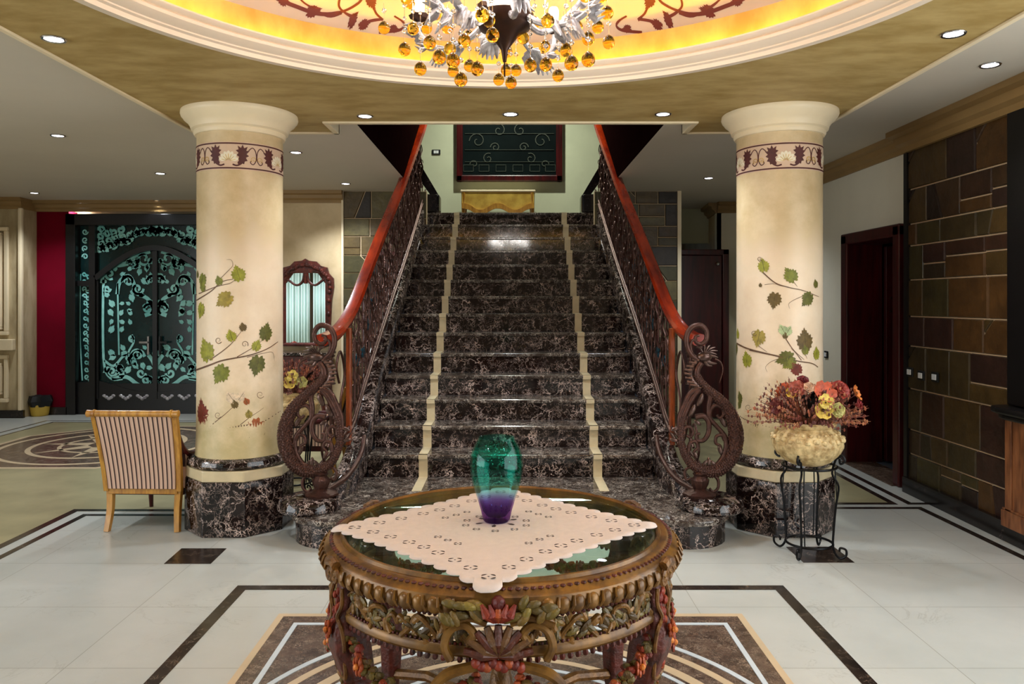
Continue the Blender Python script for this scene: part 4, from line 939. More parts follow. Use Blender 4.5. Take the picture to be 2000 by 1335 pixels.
def armchair(label, loc, rz, wood):
    """back towards -y; seat towards +y"""
    t = thing('armchair', label, 'armchair', loc, rz, 'striped armchairs')
    W, bw = .225, .26
    bk = lambda z: -.02-.30*max(0, (z-.28))**1.35   # back rake
    xw = lambda z: W+(bw-W)*(z/.79)
    for s in (-1, 1):
        pts = [(s*xw(z), bk(z), z) for z in (.26, .4, .55, .68, .76)]
        MB().tube(catmull(pts, 3), .024, 4, up=(1, 1, 0)).build('back_post', wood, t, bevel=.004)
        MB().tube(catmull([(s*(W+.005), -.035, 0), (s*(W-.005), -.01, .14), (s*W, -.0, .28)], 4), [x for x in taper(9, .022, .028)], 4, up=(1, 1, 0)).build('leg', wood, t)
        MB().tube([(s*.24, .56, 0), (s*.25, .56, .28)], [.014, .024], 8).build('leg', M['red_wood'], t, smooth=True)
        arm = catmull([(s*.245, bk(.62)+.02, .62), (s*.25, .0, .52), (s*.26, .10, .475), (s*.27, .3, .47), (s*.275, .5, .47), (s*.27, .56, .455)], 5)
        MB().tube(arm, .022, 8).build('arm', M['red_wood'], t, smooth=True)
        sp = MB().prism([(.02, .27), (.56, .27), (.56, .46), (.12, .465), (.0, .5)], lambda y, z: (s*.235, y, z), lambda y, z: (s*.262, y, z))
        sp.build('side_panel', M['stripes'], t, uvf=lambda p: (p[1], 0, 0))
        MB().tube([(s*.265, .57, .28), (s*.268, .57, .46)], .02, 8).build('arm_support', M['red_wood'], t, smooth=True)
    zt = .775; mb = MB(); y = bk(zt)-.015
    mb.tube([(-bw-.035, y, zt), (-bw-.03, y, zt), (-bw+.0, y, zt), (bw, y, zt), (bw+.03, y, zt), (bw+.035, y, zt)], [.016, .024, .021, .021, .024, .016], 14)
    for s in (-1, 1): mb.tube([(s*(bw-.02), y, zt), (s*(bw-.01), y, zt)], .026, 14)
    mb.build('top_rail', wood, t, smooth=True)
    MB().box(-W, W, -.03, .0, .24, .275).build('back_rail', wood, t, bevel=.004)
    # upholstered back
    mb = MB(); n = 10; gr = []
    for i in range(n+1):
        z = .28+.485*i/n; gr.append([mb.V((u*(xw(z)-.02), bk(z)-.012, z)) for u in [k/20*2-1 for k in range(21)]])
    for a, b in zip(gr, gr[1:]):
        for k in range(20): mb.F(a[k], a[k+1], b[k+1], b[k])
    mb.build('back_upholstery', M['stripes'], t, uvf=lambda p: (p[0]/xw(p[2])*.22, 0, 0), solid=.03)
    MB().box(-.235, .235, .0, .57, .25, .40).build('seat', M['stripes'], t, bevel=.03, uvf=lambda p: (p[0], 0, 0))
    MB().box(-.24, .24, .03, .58, .22, .27).build('seat_rail', M['red_wood'], t, bevel=.006)
    return t
armchair('honey oak armchair with striped back seen from behind, left of the left column', (-2.365, 4.97, 0), -.03, M['oak'])
armchair('striped armchair turned sideways behind the left dragon newel', (-1.50, 6.68, 0), pi/2, M['oak'])
# carved mirror over console on the left wall
mr = thing('carved_mirror', 'tall mirror in carved dark frame on the wall beside the left column', 'mirror', (-2.43, WY-.02, .95))
oo = [(-.315, .0), (-.30, .25), (-.315, .55), (-.34, .70), (-.335, .80), (-.28, .86), (-.26, .93), (-.18, .95), (-.13, 1.0), (-.04, 1.01), (0, 1.035), (.04, 1.01), (.13, 1.0), (.18, .95), (.26, .93), (.28, .86), (.335, .80), (.34, .70), (.315, .55), (.30, .25), (.315, .0)]
ii = [(-.235, .04), (-.235, .40), (-.235, .72), (-.235, .74), (-.15, .86), (-.10, .865), (-.06, .865), (-.03, .865), (-.015, .865), (-.005, .865), (0, .865), (.005, .865), (.015, .865), (.03, .865), (.06, .865), (.10, .865), (.15, .86), (.235, .74), (.235, .72), (.235, .40), (.235, .04)]
mb = MB()
A = [[mb.V((x, y, z)) for x, z in L] for y, L in ((0, oo), (-.04, oo), (-.05, [((a+c)/2, (b+d)/2) for (a, b), (c, d) in zip(oo, ii)]), (-.03, ii), (0, ii))]
for a, b in zip(A, A[1:]):
    for k in range(len(a)): mb.F(a[k], a[(k+1) % len(a)], b[(k+1) % len(a)], b[k])
for k in range(0, 20):
    for j in range(2):
        a, b = oo[k], oo[k+1]; c, d = ii[k], ii[k+1]; tt = (j+.5)/2; mb.ball(((a[0]+(b[0]-a[0])*tt)*.62+(c[0]+(d[0]-c[0])*tt)*.38, -.05, (a[1]+(b[1]-a[1])*tt)*.62+(c[1]+(d[1]-c[1])*tt)*.38), .026, 6, 4, (1, .5, 1))
mb.build('carved_frame', M['carved_red'], mr, smooth=True)
MB().prism(ii, lambda x, z: (x, -.012, z), lambda x, z: (x, -.008, z)).build('mirror_glass', M['mirror'], mr)
for s in (-1, 1): MB().tube([(s*a, -.03, b) for a, b in catmull([(.015, .865), (.04, .76), (.11, .72), (.19, .77), (.235, .80)], 4)], .012, 6).build('frame_swag', M['carved_red'], mr, smooth=True)
MB().tube([(0, -.035, .86), (0, -.035, .74)], [.03, .018], 8).build('frame_pendant', M['carved_red'], mr, smooth=True)
cs = thing('carved_console', 'dark carved console table with marble top under the carved mirror', 'console', (-2.43, 8.9, 0))
MB().box(-.36, .36, -.2, .22, .86, .895).build('marble_top', M['dark'], cs, bevel=.008)
MB().box(-.33, .33, -.17, .2, .62, .86).build('frieze', M['carved_red'], cs, bevel=.01)
mb = MB()
for k in range(9): mb.ball((-.28+k*.07, -.175, .74+.03*cos(k*2)), .04, 7, 5, (.9, .4, 1.1))
mb.build('frieze_carving', M['carved_red'], cs, smooth=True)
for a in (-.3, .3):
    for b in (-.14, .16): MB().tube([(a*.9, b, 0), (a*1.05, b, .2), (a*.9, b, .4), (a*1.05, b, .62)], [.02, .028, .024, .04], 8).build('leg', M['carved_red'], cs, smooth=True)
MB().ball((-2.66, 8.8, .945), .05, 14, 10, (1.1, 1.1, .9)).build('orange_bowl', M['rail_wood'], None, smooth=True)
ob = bpy.data.objects['orange_bowl']; tag(ob, 'small orange glass bowl on the console under the mirror', 'bowl')
# arched niches
for s, nm in ((-1, 'left'), (1, 'right')):
    t = thing('arched_wall_frame', ('left' if s < 0 else 'right')+' dark arched wooden frame on the slate wall beside the stairs', 'frame', (s*1.46, WY-.02, 0))
    w3, zt = .27, 1.78
    p = [(-w3, .75), (-w3, zt)]+[(w3*cos(a), zt+w3*sin(a)) for a in [pi-pi*k/14 for k in range(1, 14)]]+[(w3, zt), (w3, .75)]
    MB().sweep([(x, -.02, z) for x, z in p], [(-.035, -.02), (-.02, .03), (.01, .035), (.03, .02), (.035, -.02)], up=(0, -1, 0)).build('arched_moulding', M['red_wood'], t, smooth=True)
    MB().prism(p, lambda x, z: (x, -.005, z), lambda x, z: (x, 0.0, z)).build('dark_panel', M['black_wood'], t)
    mb = MB()
    for q in (1, -1):
        for k in range(5): mb.tube([(q*x, -.02, z) for x, z in spiral(.1, .9+k*.2, .08, .02, k, 1.2, 12)], .006, 5)
    mb.build('iron_scrollwork', M['iron'], t)
# waste pot by the crimson wall
v = Fl(78, 811); wp = thing('waste_bin', 'small mustard bin with black liner at the crimson wall', 'bin', (v.x, v.y, 0))
MB().lathe([(.09, 0), (.10, .01), (.12, .14), (.118, .15)], n=24).build('bin_body', M['yellow'], wp, smooth=True)
mb = MB(); rr = random.Random(2); mb.lathe([(.121, .12), (.13, .15), (.15, .19), (.12, .26), (.07, .25), (.02, .22)], n=26, wob=lambda t: 1+.09*cos(t*2*pi*7)+.05*sin(t*2*pi*11)); mb.build('black_liner', M['black'], wp, smooth=True)
# curtains behind the viewer (seen in the mirror)
for k, (xa, xb) in enumerate(((-6.6, -5.5), (-5.4, -4.3))):
    mb = MB(); n = 90; a = []; b = []
    for i in range(n+1):
        t = i/n; x = xa+(xb-xa)*t; y = -2.8+.045*sin(t*2*pi*14)+.02*sin(t*47); a.append(mb.V((x, y, .03))); b.append(mb.V((x, y, 2.65)))
    for i in range(n): mb.F(a[i], a[i+1], b[i+1], b[i])
    tag(mb.build('curtain', M['curtain'], smooth=True, solid=.004), ('left' if k == 0 else 'right')+' pale blue pleated curtain on the wall behind the viewer', 'curtain', 'pale curtains behind the viewer')
# ------------------------------------------------------------------ plant stands, pots, dried flowers
def plant_stand(label, loc, rz=0):
    t = thing('plant_stand', label, 'stand', loc, rz, 'black iron plant stands')
    R = .155; zt = .52
    for z, r in ((zt, .15), (.07, .13)): MB().tube([(r*cos(a), r*sin(a), z) for a in [2*pi*k/32 for k in range(33)]], .0075, 8).build('ring', M['black_iron'], t, smooth=True)
    for k in range(4):
        a = pi/4+k*pi/2+.1; ca, sa = cos(a), sin(a)
        pr = catmull([(.15, zt+.055), (.185, zt+.08), (.2, zt+.05), (.175, zt+.03), (.17, zt+.06)], 4)[::-1]+catmull([(.15, zt+.055), (.13, zt-.03), (.165, zt-.10), (.15, .3), (.135, .12), (.14, .05), (.17, .012), (.205, .03), (.205, .065), (.175, .07), (.17, .05)], 5)
        MB().tube([(r*ca, r*sa, z) for r, z in pr], .0065, 8).build('leg', M['black_iron'], t, smooth=True)
        MB().tube([((r*ca-.018*sa), (r*sa+.018*ca), z) for r, z in ((.14, zt), (.15, .35), (.13, .08))], .004, 6).build('brace', M['black_iron'], t, smooth=True)
    return t
def pot(label, loc):
    t = thing('carved_pot', label, 'pot', loc, 0, 'cream carved pots')
    w8 = lambda k: 1+.012*cos(k*2*pi*26)
    MB().lathe([(.09, 0), (.13, .02), (.175, .065), (.195, .105), (.198, .125)], n=104, wob=w8).build('ribbed_bowl', M['pot'], t, smooth=True)
    MB().lathe([(.198, .125), (.196, .15), (.175, .185), (.145, .205), (.14, .215), (.155, .225), (.16, .24), (.15, .25), (.135, .245), (.13, .2), (.05, .19)], n=64).build('carved_neck', M['pot'], t, smooth=True)
    mb = MB()
    for k in range(26):
        a = 2*pi*k/26; mb.ball((.19*cos(a), .19*sin(a), .15+.008*(k % 2)), .02, 7, 5, (1, 1, .8)); mb.ball((.17*cos(a+.1), .17*sin(a+.1), .185), .013, 6, 4)
    mb.build('carved_garland', M['pot'], t, smooth=True)
    return t
def petalflower(c, d, r, col, n=6, cup=.5, col2=None, yaw=0):
    """open flower: cupped petals around direction d"""
    d = Vector(d).normalized(); u = d.orthogonal().normalized(); v = d.cross(u); mb = MB()
    for k in range(n):
        a = 2*pi*k/n+yaw; e = u*cos(a)+v*sin(a); s2 = -u*sin(a)+v*cos(a); mb.col = col if k % 2 else tuple(x*.85 for x in col[:3])+(1,)
        ps = []
        for (t, w4) in ((.0, .1), (.35, .42), (.7, .5), (1, .28)):
            cc = Vector(c)+e*r*t+d*r*cup*t*t; ps.append((mb.V(cc-s2*r*w4), mb.V(cc+s2*r*w4*.0+d*r*-.06), mb.V(cc+s2*r*w4)))
        for A, B in zip(ps, ps[1:]): mb.F(A[0], A[1], B[1], B[0]); mb.F(A[1], A[2], B[2], B[1])
    mb.col = col2 or S(70, 40, 20); mb.ball(Vector(c)+d*r*.15, r*.2, 8, 5)
    return mb
def rosef(c, d, r, col):
    d = Vector(d).normalized(); u = d.orthogonal().normalized(); v = d.cross(u); mb = MB()
    for L, (rr, n, h) in enumerate(((1, 6, .1), (.75, 5, .35), (.5, 4, .5), (.28, 3, .6))):
        for k in range(n):
            a = 2*pi*k/n+L*.5; e = u*cos(a)+v*sin(a); s2 = -u*sin(a)+v*cos(a); mb.col = tuple(x*(1-.1*L+.06*(k % 2)) for x in col[:3])+(1,)
            b0 = Vector(c)+e*r*rr*.3+d*r*(h-.3); p1 = Vector(c)+e*r*rr+d*r*h; q = [mb.V(b0-s2*r*rr*.3), mb.V(b0+s2*r*rr*.3), mb.V(p1+s2*r*rr*.6), mb.V(p1+d*r*.15), mb.V(p1-s2*r*rr*.6)]; mb.F(*q)
    mb.ball(Vector(c)-d*r*.1, r*.45, 8, 5); return mb
def bouquet(label, loc, seed, small=False):
    t = thing('dried_flower_arrangement', label, 'flowers', loc, 0, 'dried flower arrangements')
    R = random.Random(seed); mb = MB()
    cols = [S(120, 56, 42), S(160, 90, 62), S(100, 52, 46), S(180, 120, 84), S(140, 92, 76)]
    for k in range(420):
        a = R.uniform(0, 2*pi); el = R.uniform(.10, 1.4); l = R.uniform(.2, .32); mb.col = R.choice(cols)
        d = Vector((cos(a)*cos(el), sin(a)*cos(el)*.8, sin(el)*.98)); b = Vector((cos(a)*.05, sin(a)*.05, -.01)); m = b+d*l*.5+Vector((0, 0, .015)); e = b+d*l+Vector((R.uniform(-.02, .02), R.uniform(-.02, .02), -.01))
        mb.tube([b, m, e], [.0016, .0014, .0008], 3, cap=False)
        for j in range(3):
            c2 = m+(e-m)*(j+.6)/3; mb.ball(c2, R.uniform(.004, .007), 4, 3, (1, 1, 1.8))
    mb.build('dried_grass', M['petal'], t)['kind'] = 'stuff'
    mb = MB()
    for k in range(26):
        a = R.uniform(0, 2*pi); el = R.uniform(.2, 1.2); l = R.uniform(.12, .24); d = Vector((cos(a)*cos(el), sin(a)*cos(el)*.8, sin(el)*.8)); mb.col = R.choice([S(96, 26, 26), S(70, 24, 26), S(120, 44, 40), S(86, 60, 34)])
        u = d.orthogonal().normalized(); c = d*l; mb.add(MB_leaf(.05), Matrix.Translation(c) @ d.to_track_quat('Y', 'Z').to_matrix().to_4x4())
    mb.build('dried_leaves', M['petal'], t)['kind'] = 'stuff'
    fl2 = [('poppy', (.045, -.12, .20), (.1, -.8, .5), .058, S(204, 96, 66)), ('rose', (.16, -.08, .215), (.3, -.7, .5), .055, S(176, 70, 58)), ('rose', (.12, -.1, .14), (.2, -.9, .2), .05, S(150, 74, 60)), ('rose', (-.095, -.10, .225), (-.3, -.8, .4), .045, S(188, 100, 84)), ('rose', (-.05, -.06, .27), (-.1, -.5, .8), .032, S(120, 24, 28)),
       ('lily', (.02, -.17, .11), (0, -1, .2), .045, S(230, 200, 92)), ('lily', (.035, -.165, .155), (.1, -1, .4), .04, S(234, 212, 110)), ('rose', (.105, -.17, .11), (.2, -1, .2), .042, S(206, 200, 130)), ('poppy', (.26, -.04, .19), (.8, -.5, .4), .042, S(220, 130, 60)), ('rose', (.29, -.02, .12), (.9, -.4, .2), .035, S(176, 66, 70)), ('rose', (-.2, -.06, .12), (-.8, -.5, .2), .045, S(128, 56, 52)), ('rose', (-.04, -.13, .235), (-.1, -.8, .5), .03, S(220, 180, 150)), ('lily', (-.12, -.09, .2), (-.6, -.6, .4), .03, S(220, 180, 60)), ('rose', (.18, .08, .2), (.4, .5, .6), .05, S(190, 70, 50)), ('poppy', (-.08, .12, .18), (-.2, .8, .5), .05, S(206, 90, 50))]
    for nm, c, d, r, col in fl2:
        if small and nm != 'lily' and c != (.105, -.17, .11): continue
        f2 = petalflower(c, d, r*1.15, col, 6 if nm == 'poppy' else 5, .45) if nm != 'rose' else rosef(c, d, r, col)
        f2.build(nm, M['petal'], t)
    return t
def MB_leaf(l):
    m = MB(); m.shape([(x*l*1.1, (y+.5)*l*1.6) for x, y in LEAF], lambda u, v: (u, v, .15*u*u/l)); return m
plant_stand('black scrolled iron plant stand in front of the right column', (1.75, 4.50, 0))
pot('cream carved pot on the plant stand before the right column', (1.74, 4.50, .53))
bouquet('rust red dried flower arrangement in the pot before the right column', (1.74, 4.50, .755), 5)
plant_stand('black iron plant stand half hidden behind the left column', (-1.69, 6.0, 0))
pot('cream carved pot half hidden behind the left column', (-1.69, 6.0, .53))
bouquet('dried flower arrangement with yellow bloom behind the left column', (-1.69, 6.0, .755), 8, True)
# ================================================================== CARVED CENTRE TABLE
TX, TY, TH = -.03, 2.46, .765
RMAP = lambda r: r if r < .49 else .49+(r-.49)*.70
tb = thing('carved_table', 'round antique gold carved table with glass top in the foreground', 'table', (TX, TY, 0))
MB().lathe([(.0, .752), (.478, .752), (.484, .756), (.484, .763), (.470, .7685), (.0, .7685)], n=128, cap=False).build('glass_top', M['table_glass'], tb, smooth=True)
mb = MB().lathe([(RMAP(r), z) for r, z in [(.478, .72), (.478, .751), (.487, .752), (.487, .766), (.494, .772), (.503, .771), (.509, .762), (.53, .762), (.552, .755), (.56, .748), (.575, .742), (.583, .728), (.583, .712), (.573, .698), (.558, .692), (.545, .688), (.535, .68), (.50, .68), (.49, .72), (.478, .72)]], n=128, cap=False)
mb.build('rim', M['carved_rail'], tb, smooth=True)
def on(r, a, z): r = RMAP(r); return Vector((r*cos(a), r*sin(a), z))
n = 84; gb = (MB(), MB())
for k in range(n):
    a = 2*pi*k/n
    if min(abs((a-c+pi) % (2*pi)-pi) for c in (-pi/2, pi/2)) < .22: continue
    mb = gb[0 if cos(a) > 0 else 1]
    T = Matrix.Rotation(a, 3, 'Z'); q = 1 if cos(a) > 0 else -1
    mb.ball(on(.577, a, .716), .0215, 10, 7, (.62, .98, 1.05), T @ Matrix.Rotation(-.45*q, 3, 'X'))
    mb.tube([on(.585, a+.037, .7), on(.598, a+.037+.008*q, .718), on(.583, a+.037+.016*q, .738)], [.003, .0045, .003], 5)

for mb in gb: mb.build('gadroon_border', M['carved_rail'], tb, smooth=True)
mb = MB()
for k in range(220): mb.ball(on(.541, 2*pi*k/220, .683), .0062, 6, 4)
mb.build('bead_moulding', M['carved_red'], tb, smooth=True)
mb = MB()
for k in range(170): mb.ball(on(.546, 2*pi*k/170, .757), .0085, 5, 4, (1, 1, .5))
mb.build('bead_moulding', M['carved_red'], tb, smooth=True)
mb = MB().lathe([(RMAP(r), z+.012) for r, z in [(.515, .60), (.548, .60), (.556, .592), (.556, .578), (.546, .57), (.515, .57), (.515, .60)]], n=128, cap=False)
mb.build('lower_rail', M['carved_rail'], tb, smooth=True)
mb = MB()
for k in range(240): mb.ball(on(.545, 2*pi*k/240, .615), .005, 5, 4)
mb.build('lower_beading', M['carved_red'], tb, smooth=True); mb = MB()
for k in range(0, 150):
    a = 2*pi*k/150; mb.ball(on(.54, a, .575), .0085, 5, 4, (1, 1, 1.2))
mb.build('lower_beading', M['carved_red'], tb, smooth=True)
LEGA = [math.radians(-33), math.radians(213), math.radians(33), math.radians(147)]
FR = -pi/2
GL = [S(104, 88, 34), S(88, 72, 28), S(122, 96, 40), S(78, 58, 24)]
RDS = [S(146, 52, 28), S(120, 36, 22), S(166, 76, 36), S(96, 28, 18)]
R = random.Random(12)
# openwork frieze: scrolling ribbons and leaves between the rails, one panel per side
def frieze(a0, a1, name='openwork_frieze'):
    r = .536; L = (a1-a0)*r; mb = MB(); f = lambda u, z, d=0: on(r+d, a0+u/r, z)
    for q in (1, -1):
        u0 = L/2; g = lambda t: u0+q*t*(L/2)
        for pts, w3 in (([(.98, .612), (.90, .635), (.80, .668), (.70, .67), (.62, .64), (.52, .615), (.40, .612)], .011), ([(.55, .62), (.48, .645), (.38, .668), (.26, .664), (.18, .635), (.08, .612)], .010), ([(.98, .66), (.9, .672), (.85, .65), (.9, .63)], .007), ([(.3, .615), (.22, .63), (.14, .65), (.05, .662), (.0, .64)], .008)):
            mb.col = S(126, 88, 36); mb.tube([f(g(a), b, .008*sin(a*20)) for a, b in catmull(pts, 6)], w3, 8, flat=.75)
        for k in range(46):
            t = R.uniform(.04, .96); z = R.uniform(.615, .672); mb.col = R.choice(GL+[S(140, 100, 44)]); a = a0+g(t)/r
            mb.ball(f(g(t), z, R.uniform(-.004, .008)), R.uniform(.011, .018), 6, 4, (.45, .55, 1.25), Matrix.Rotation(a, 3, 'Z') @ Matrix.Rotation(R.uniform(-1.4, 1.4), 3, 'X'))
    o = mb.build(name, M['painted'], tb, smooth=True); return o
gap = .10
seq = [(LEGA[1], FR+2*pi), (FR, LEGA[0])]
frieze(math.radians(213)+.06, math.radians(270)-.13); frieze(math.radians(270)+.13, math.radians(327)-.06)
frieze(LEGA[0]+.06, LEGA[2]-.06); frieze(LEGA[2]+.06, math.radians(147)-.06); frieze(math.radians(147)+.06, math.radians(213)-.06)
# centre ornaments with shell, tulip and leaves (front and back)
def ornament(a):
    T = Matrix.Rotation(a, 3, 'Z')   # local x = outwards, y = tangent
    L = lambda x, y, z: T @ Vector((RMAP(x)+.004, y, z))
    mb = MB()
    for k in range(9):
        t = (k-4)/4; mb.col = S(100, 66, 32) if k % 2 else S(84, 38, 22); d = Vector((0, sin(t*1.35), cos(t*1.35)))
        mb.tube([L(.555, 0, .592), L(.575, d.y*.04, .592+d.z*.04), L(.565, d.y*.088, .592+d.z*.082)], [.006, .014, .009], 8)
    sh = mb.build('carved_shell', M['painted'], tb, smooth=True)
    mb = MB()
    for q in (1, -1):
        mb.tube([L(.56, q*y, z) for y, z in catmull([(.12, .585), (.135, .62), (.12, .66), (.085, .672), (.062, .65), (.075, .63)], 6)], .011, 8)
        mb.tube([L(.56, q*y, z) for y, z in catmull([(.03, .675), (.075, .69), (.11, .68), (.14, .67)], 5)], .009, 8)
        mb.tube([L(.55, q*y, z) for y, z in catmull([(.0, .572), (.06, .566), (.13, .545), (.17, .50), (.16, .46)], 5)], taper(21, .012, .015, .006), 8)
    mb.build('scroll_bracket', M['carved_rail'], tb, smooth=True)
    mb = MB()
    for q in (1, -1):
        for k in range(12):
            mb.col = R.choice(GL[:3]+[S(130, 114, 48)]); t = k/12
            mb.ball(L(.578+.012*R.random(), q*(.035+t*.11+R.uniform(-.01, .01)), .712+R.uniform(-.02, .024)), .02, 8, 5, (.45, 1.1, .55), T @ Matrix.Rotation(q*R.uniform(-.2, 1.1), 3, 'X'))
    mb.build('carved_laurel_leaves', M['painted'], tb, smooth=True)
    mb = MB()
    for k in range(5):
        t = (k-2)*.42; mb.col = RDS[k % 3]; mb.tube([L(.575, t*.012, .685), L(.598, t*.035, .708), L(.592, t*.05, .732)], [.006, .013, .004], 8)
    mb.col = S(90, 24, 20); mb.ball(L(.585, 0, .735), .018, 8, 6)
    mb.build('carved_tulip', M['painted'], tb, smooth=True)
    mb = MB()
    for k in range(9): mb.col = RDS[k % 4]; mb.ball(L(.56, (k-4)*.014, .572+.006*cos(k*2)), .014, 8, 5)
    mb.build('carved_rosettes', M['painted'], tb, smooth=True)
ornament(FR); ornament(-FR)
# legs
def leg(a):
    T = Matrix.Rotation(a, 3, 'Z'); L = lambda x, y, z: T @ Vector((x-.032, y, z))
    prof = [(.535, .69, .036), (.54, .64, .034), (.545, .60, .036), (.55, .56, .048), (.54, .50, .052), (.52, .42, .044), (.50, .30, .034), (.50, .16, .028), (.515, .07, .026), (.535, .02, .034), (.535, 0, .034)]
    mb = MB(); rings = []
    for x, z, w3 in prof: rings.append([mb.V(L(x+w3*cx2, w3*cy2, z)) for cx2, cy2 in ((-1, -.7), (-.6, -1), (.6, -1), (1, -.6), (1, .6), (.6, 1), (-.6, 1), (-1, .7))])
    for A, B in zip(rings, rings[1:]):
        for k in range(8): mb.F(A[k], A[(k+1) % 8], B[(k+1) % 8], B[k])
    mb.F(*rings[0]); mb.F(*rings[-1][::-1])
    lg = mb.build('leg', M['carved_red'], tb, smooth=True, bevel=.004)
    mb = MB()
    for q in (1, -1):
        for pts in ([(.03, .68), (.042, .64), (.02, .60), (.045, .57), (.05, .52), (.02, .49)], [(.0, .52), (.035, .48), (.03, .43), (.0, .42)], [(.0, .40), (.03, .36), (.02, .31), (.0, .3)]):
            mb.tube([L(.585-abs(.6-z)*.12, q*y, z) for y, z in catmull(pts, 5)], .006, 6)
        mb.tube([L(.59, q*y, z) for y, z in spiral(.02, .715, .024, .006, 0, 1.4*q, 14)], .008, 6)
    mb.tube([L(.592, y, z) for y, z in ((-.03, .745), (0, .752), (.03, .745))], .014, 8)
    mb.build('carved_scroll', M['carved_gold'], lg, smooth=True)
    mb = MB()
    for k in range(34):
        z = .66-k*.011; mb.col = R.choice(RDS+GL[:2]) if k > 6 else R.choice(RDS[:2]); mb.ball(L(.58-abs(.58-z)*.16+R.uniform(0, .01), R.uniform(-.022, .022), z), R.uniform(.009, .016), 7, 5, (.7, 1, 1))
    mb.build('carved_flowers', M['painted'], lg, smooth=True)
    mb = MB()
    for k in range(5): mb.col = RDS[2]; b = k*1.257; mb.ball(L(.605, .016*cos(b), .565+.016*sin(b)), .011, 6, 4, (.5, 1, 1))
    mb.col = S(220, 130, 50); mb.ball(L(.612, 0, .565), .008, 6, 4); mb.build('carved_daisy', M['painted'], lg, smooth=True)
for a in LEGA: leg(a)
# garlands hung between the legs and the front ornament
def swag(a0, a1, zs=.555, ze=.52, dip=.085):
    mb = MB(); n = 70
    for k in range(n):
        t = k/(n-1); a = a0+(a1-a0)*t; z = zs+(ze-zs)*t-dip*4*t*(1-t); c = on(.54, a, z)
        for j in range(3):
            mb.col = R.choice(GL[:2]+RDS+[S(96, 72, 34)]); mb.ball(c+Vector((R.uniform(-.012, .012), R.uniform(-.012, .012), R.uniform(-.016, .016))), R.uniform(.009, .016), 6, 4, (1, 1, .7), Matrix.Rotation(R.uniform(0, 3), 3, 'X'))
    g = mb.build('carved_garland', M['painted'], tb, smooth=True)
    for t in (.2, .45, .7, .9):
        a = a0+(a1-a0)*t; c = on(.563, a, zs+(ze-zs)*t-dip*4*t*(1-t)); mb = MB(); T = Matrix.Rotation(a, 3, 'Z')
        for k in range(7): b = k*.9; mb.col = RDS[2] if t in (.2, .7) else RDS[0]; mb.ball(c+T @ Vector((0, .017*cos(b), .017*sin(b))), .012, 7, 5, (.5, 1, 1))
        mb.col = S(214, 128, 50); mb.ball(c+T @ Vector((.006, 0, 0)), .009, 7, 5); mb.build('carved_rose', M['painted'], g, smooth=True)
swag(math.radians(213)+.04, FR+2*pi-.10); swag(math.radians(327)-.04, FR+2*pi+.10)
swag(LEGA[0]+.04, 0, ze=.53); swag(LEGA[2]-.04, 0, ze=.53); swag(math.radians(147)+.04, pi, ze=.53); swag(math.radians(213)-.04, pi, ze=.53)
swag(LEGA[2]+.04, pi/2-.1, dip=.07); swag(math.radians(147)-.04, pi/2+.1, dip=.07)
# X stretcher joining the legs
mb = MB()
for a in LEGA: mb.tube([on(.50, a, .16), on(.3, a, .20), on(.1, a, .18), on(.0, a, .19)], .018, 8)
mb.lathe([(.0, .15), (.05, .16), (.07, .2), (.04, .25), (.03, .3), (.0, .33)], n=24)
mb.build('stretcher', M['carved_gold'], tb, smooth=True)
# ------------------------------------------------------------------ doily and vase
cor = [(.46, 2.42), (-.035, 2.905), (-.556, 2.39), (-.058, 1.895)]
ctr = (-.045, 2.40); edge = []
for i in range(4):
    a, b = Vector(cor[i]), Vector(cor[(i+1) % 4]); nrm = Vector(((b-a).y, -(b-a).x)).normalized(); m = 13
    for k in range(m):
        for j in range(5):
            t = (k+j/5)/m; bul = .016*abs(sin(pi*j/5))**.7; mid = (-.012*sin(pi*t)); edge.append(tuple(a+(b-a)*t+nrm*(bul+mid)))
dz = TH+.0105
def dh(x, y):
    r = math.hypot(x-TX, y-TY); z = dz+.0006*sin(x*40)*sin(y*33)
    if r > .509: z -= (r-.509)*.25
    return (x-ctr[0], y-ctr[1], z-dz)
dl = MB().shape([(x, y) for x, y in edge], dh, ctr, 14).build('lace_doily', M['doily'], loc=(ctr[0], ctr[1], dz), smooth=True, solid=.0016)
tag(dl, 'cream square doily with scalloped edge lying corner forward on the glass table', 'doily')
mb = MB(); f = lambda x, y: (lambda p: (p[0], p[1], p[2]+.0013))(dh(x, y))
def eye(x, y, r=.0185, k=1):
    for a0, a1 in ((.3, 1.3), (1.8, 2.9), (3.4, 4.5), (5.0, 6.0)): mb.ribbon([(x+r*cos(a0+(a1-a0)*t/6), y+r*.8*sin(a0+(a1-a0)*t/6)) for t in range(7)], [.001, .004, .006, .0065, .006, .004, .001], f)
    mb.shape([(x+.0028*cos(b*.9), y+.0024*sin(b*.9)) for b in range(7)], f, (x, y), 1)
for i in range(4):
    a, b = Vector(cor[i]), Vector(cor[(i+1) % 4]); cc = Vector(ctr); a, b = cc+(a-cc)*.86, cc+(b-cc)*.86
    for t in (0, .12, .24, .38, .5, .62, .76, .88): p = a+(b-a)*t; p = p-(p-cc)*(.10*sin(pi*t)); eye(p.x, p.y)
    p = cc+(a-cc)*.62; q = cc+(b-cc)*.62
    for t in (.38, .5, .62):
        r2 = p+(q-p)*t; eye(r2.x, r2.y, .011)
for k in range(10): eye(ctr[0]-.0+.10*cos(k*.628+.3), 2.44+.085*sin(k*.628+.3), .011)
for k in range(6): a = k*1.05+.4; mb.shape(leafpts(-.045+.058*cos(a), 2.455+.05*sin(a), .028, a+pi/2, .5), f)
mb.build('eyelet_embroidery', M['thread'], dl)
va = MB()
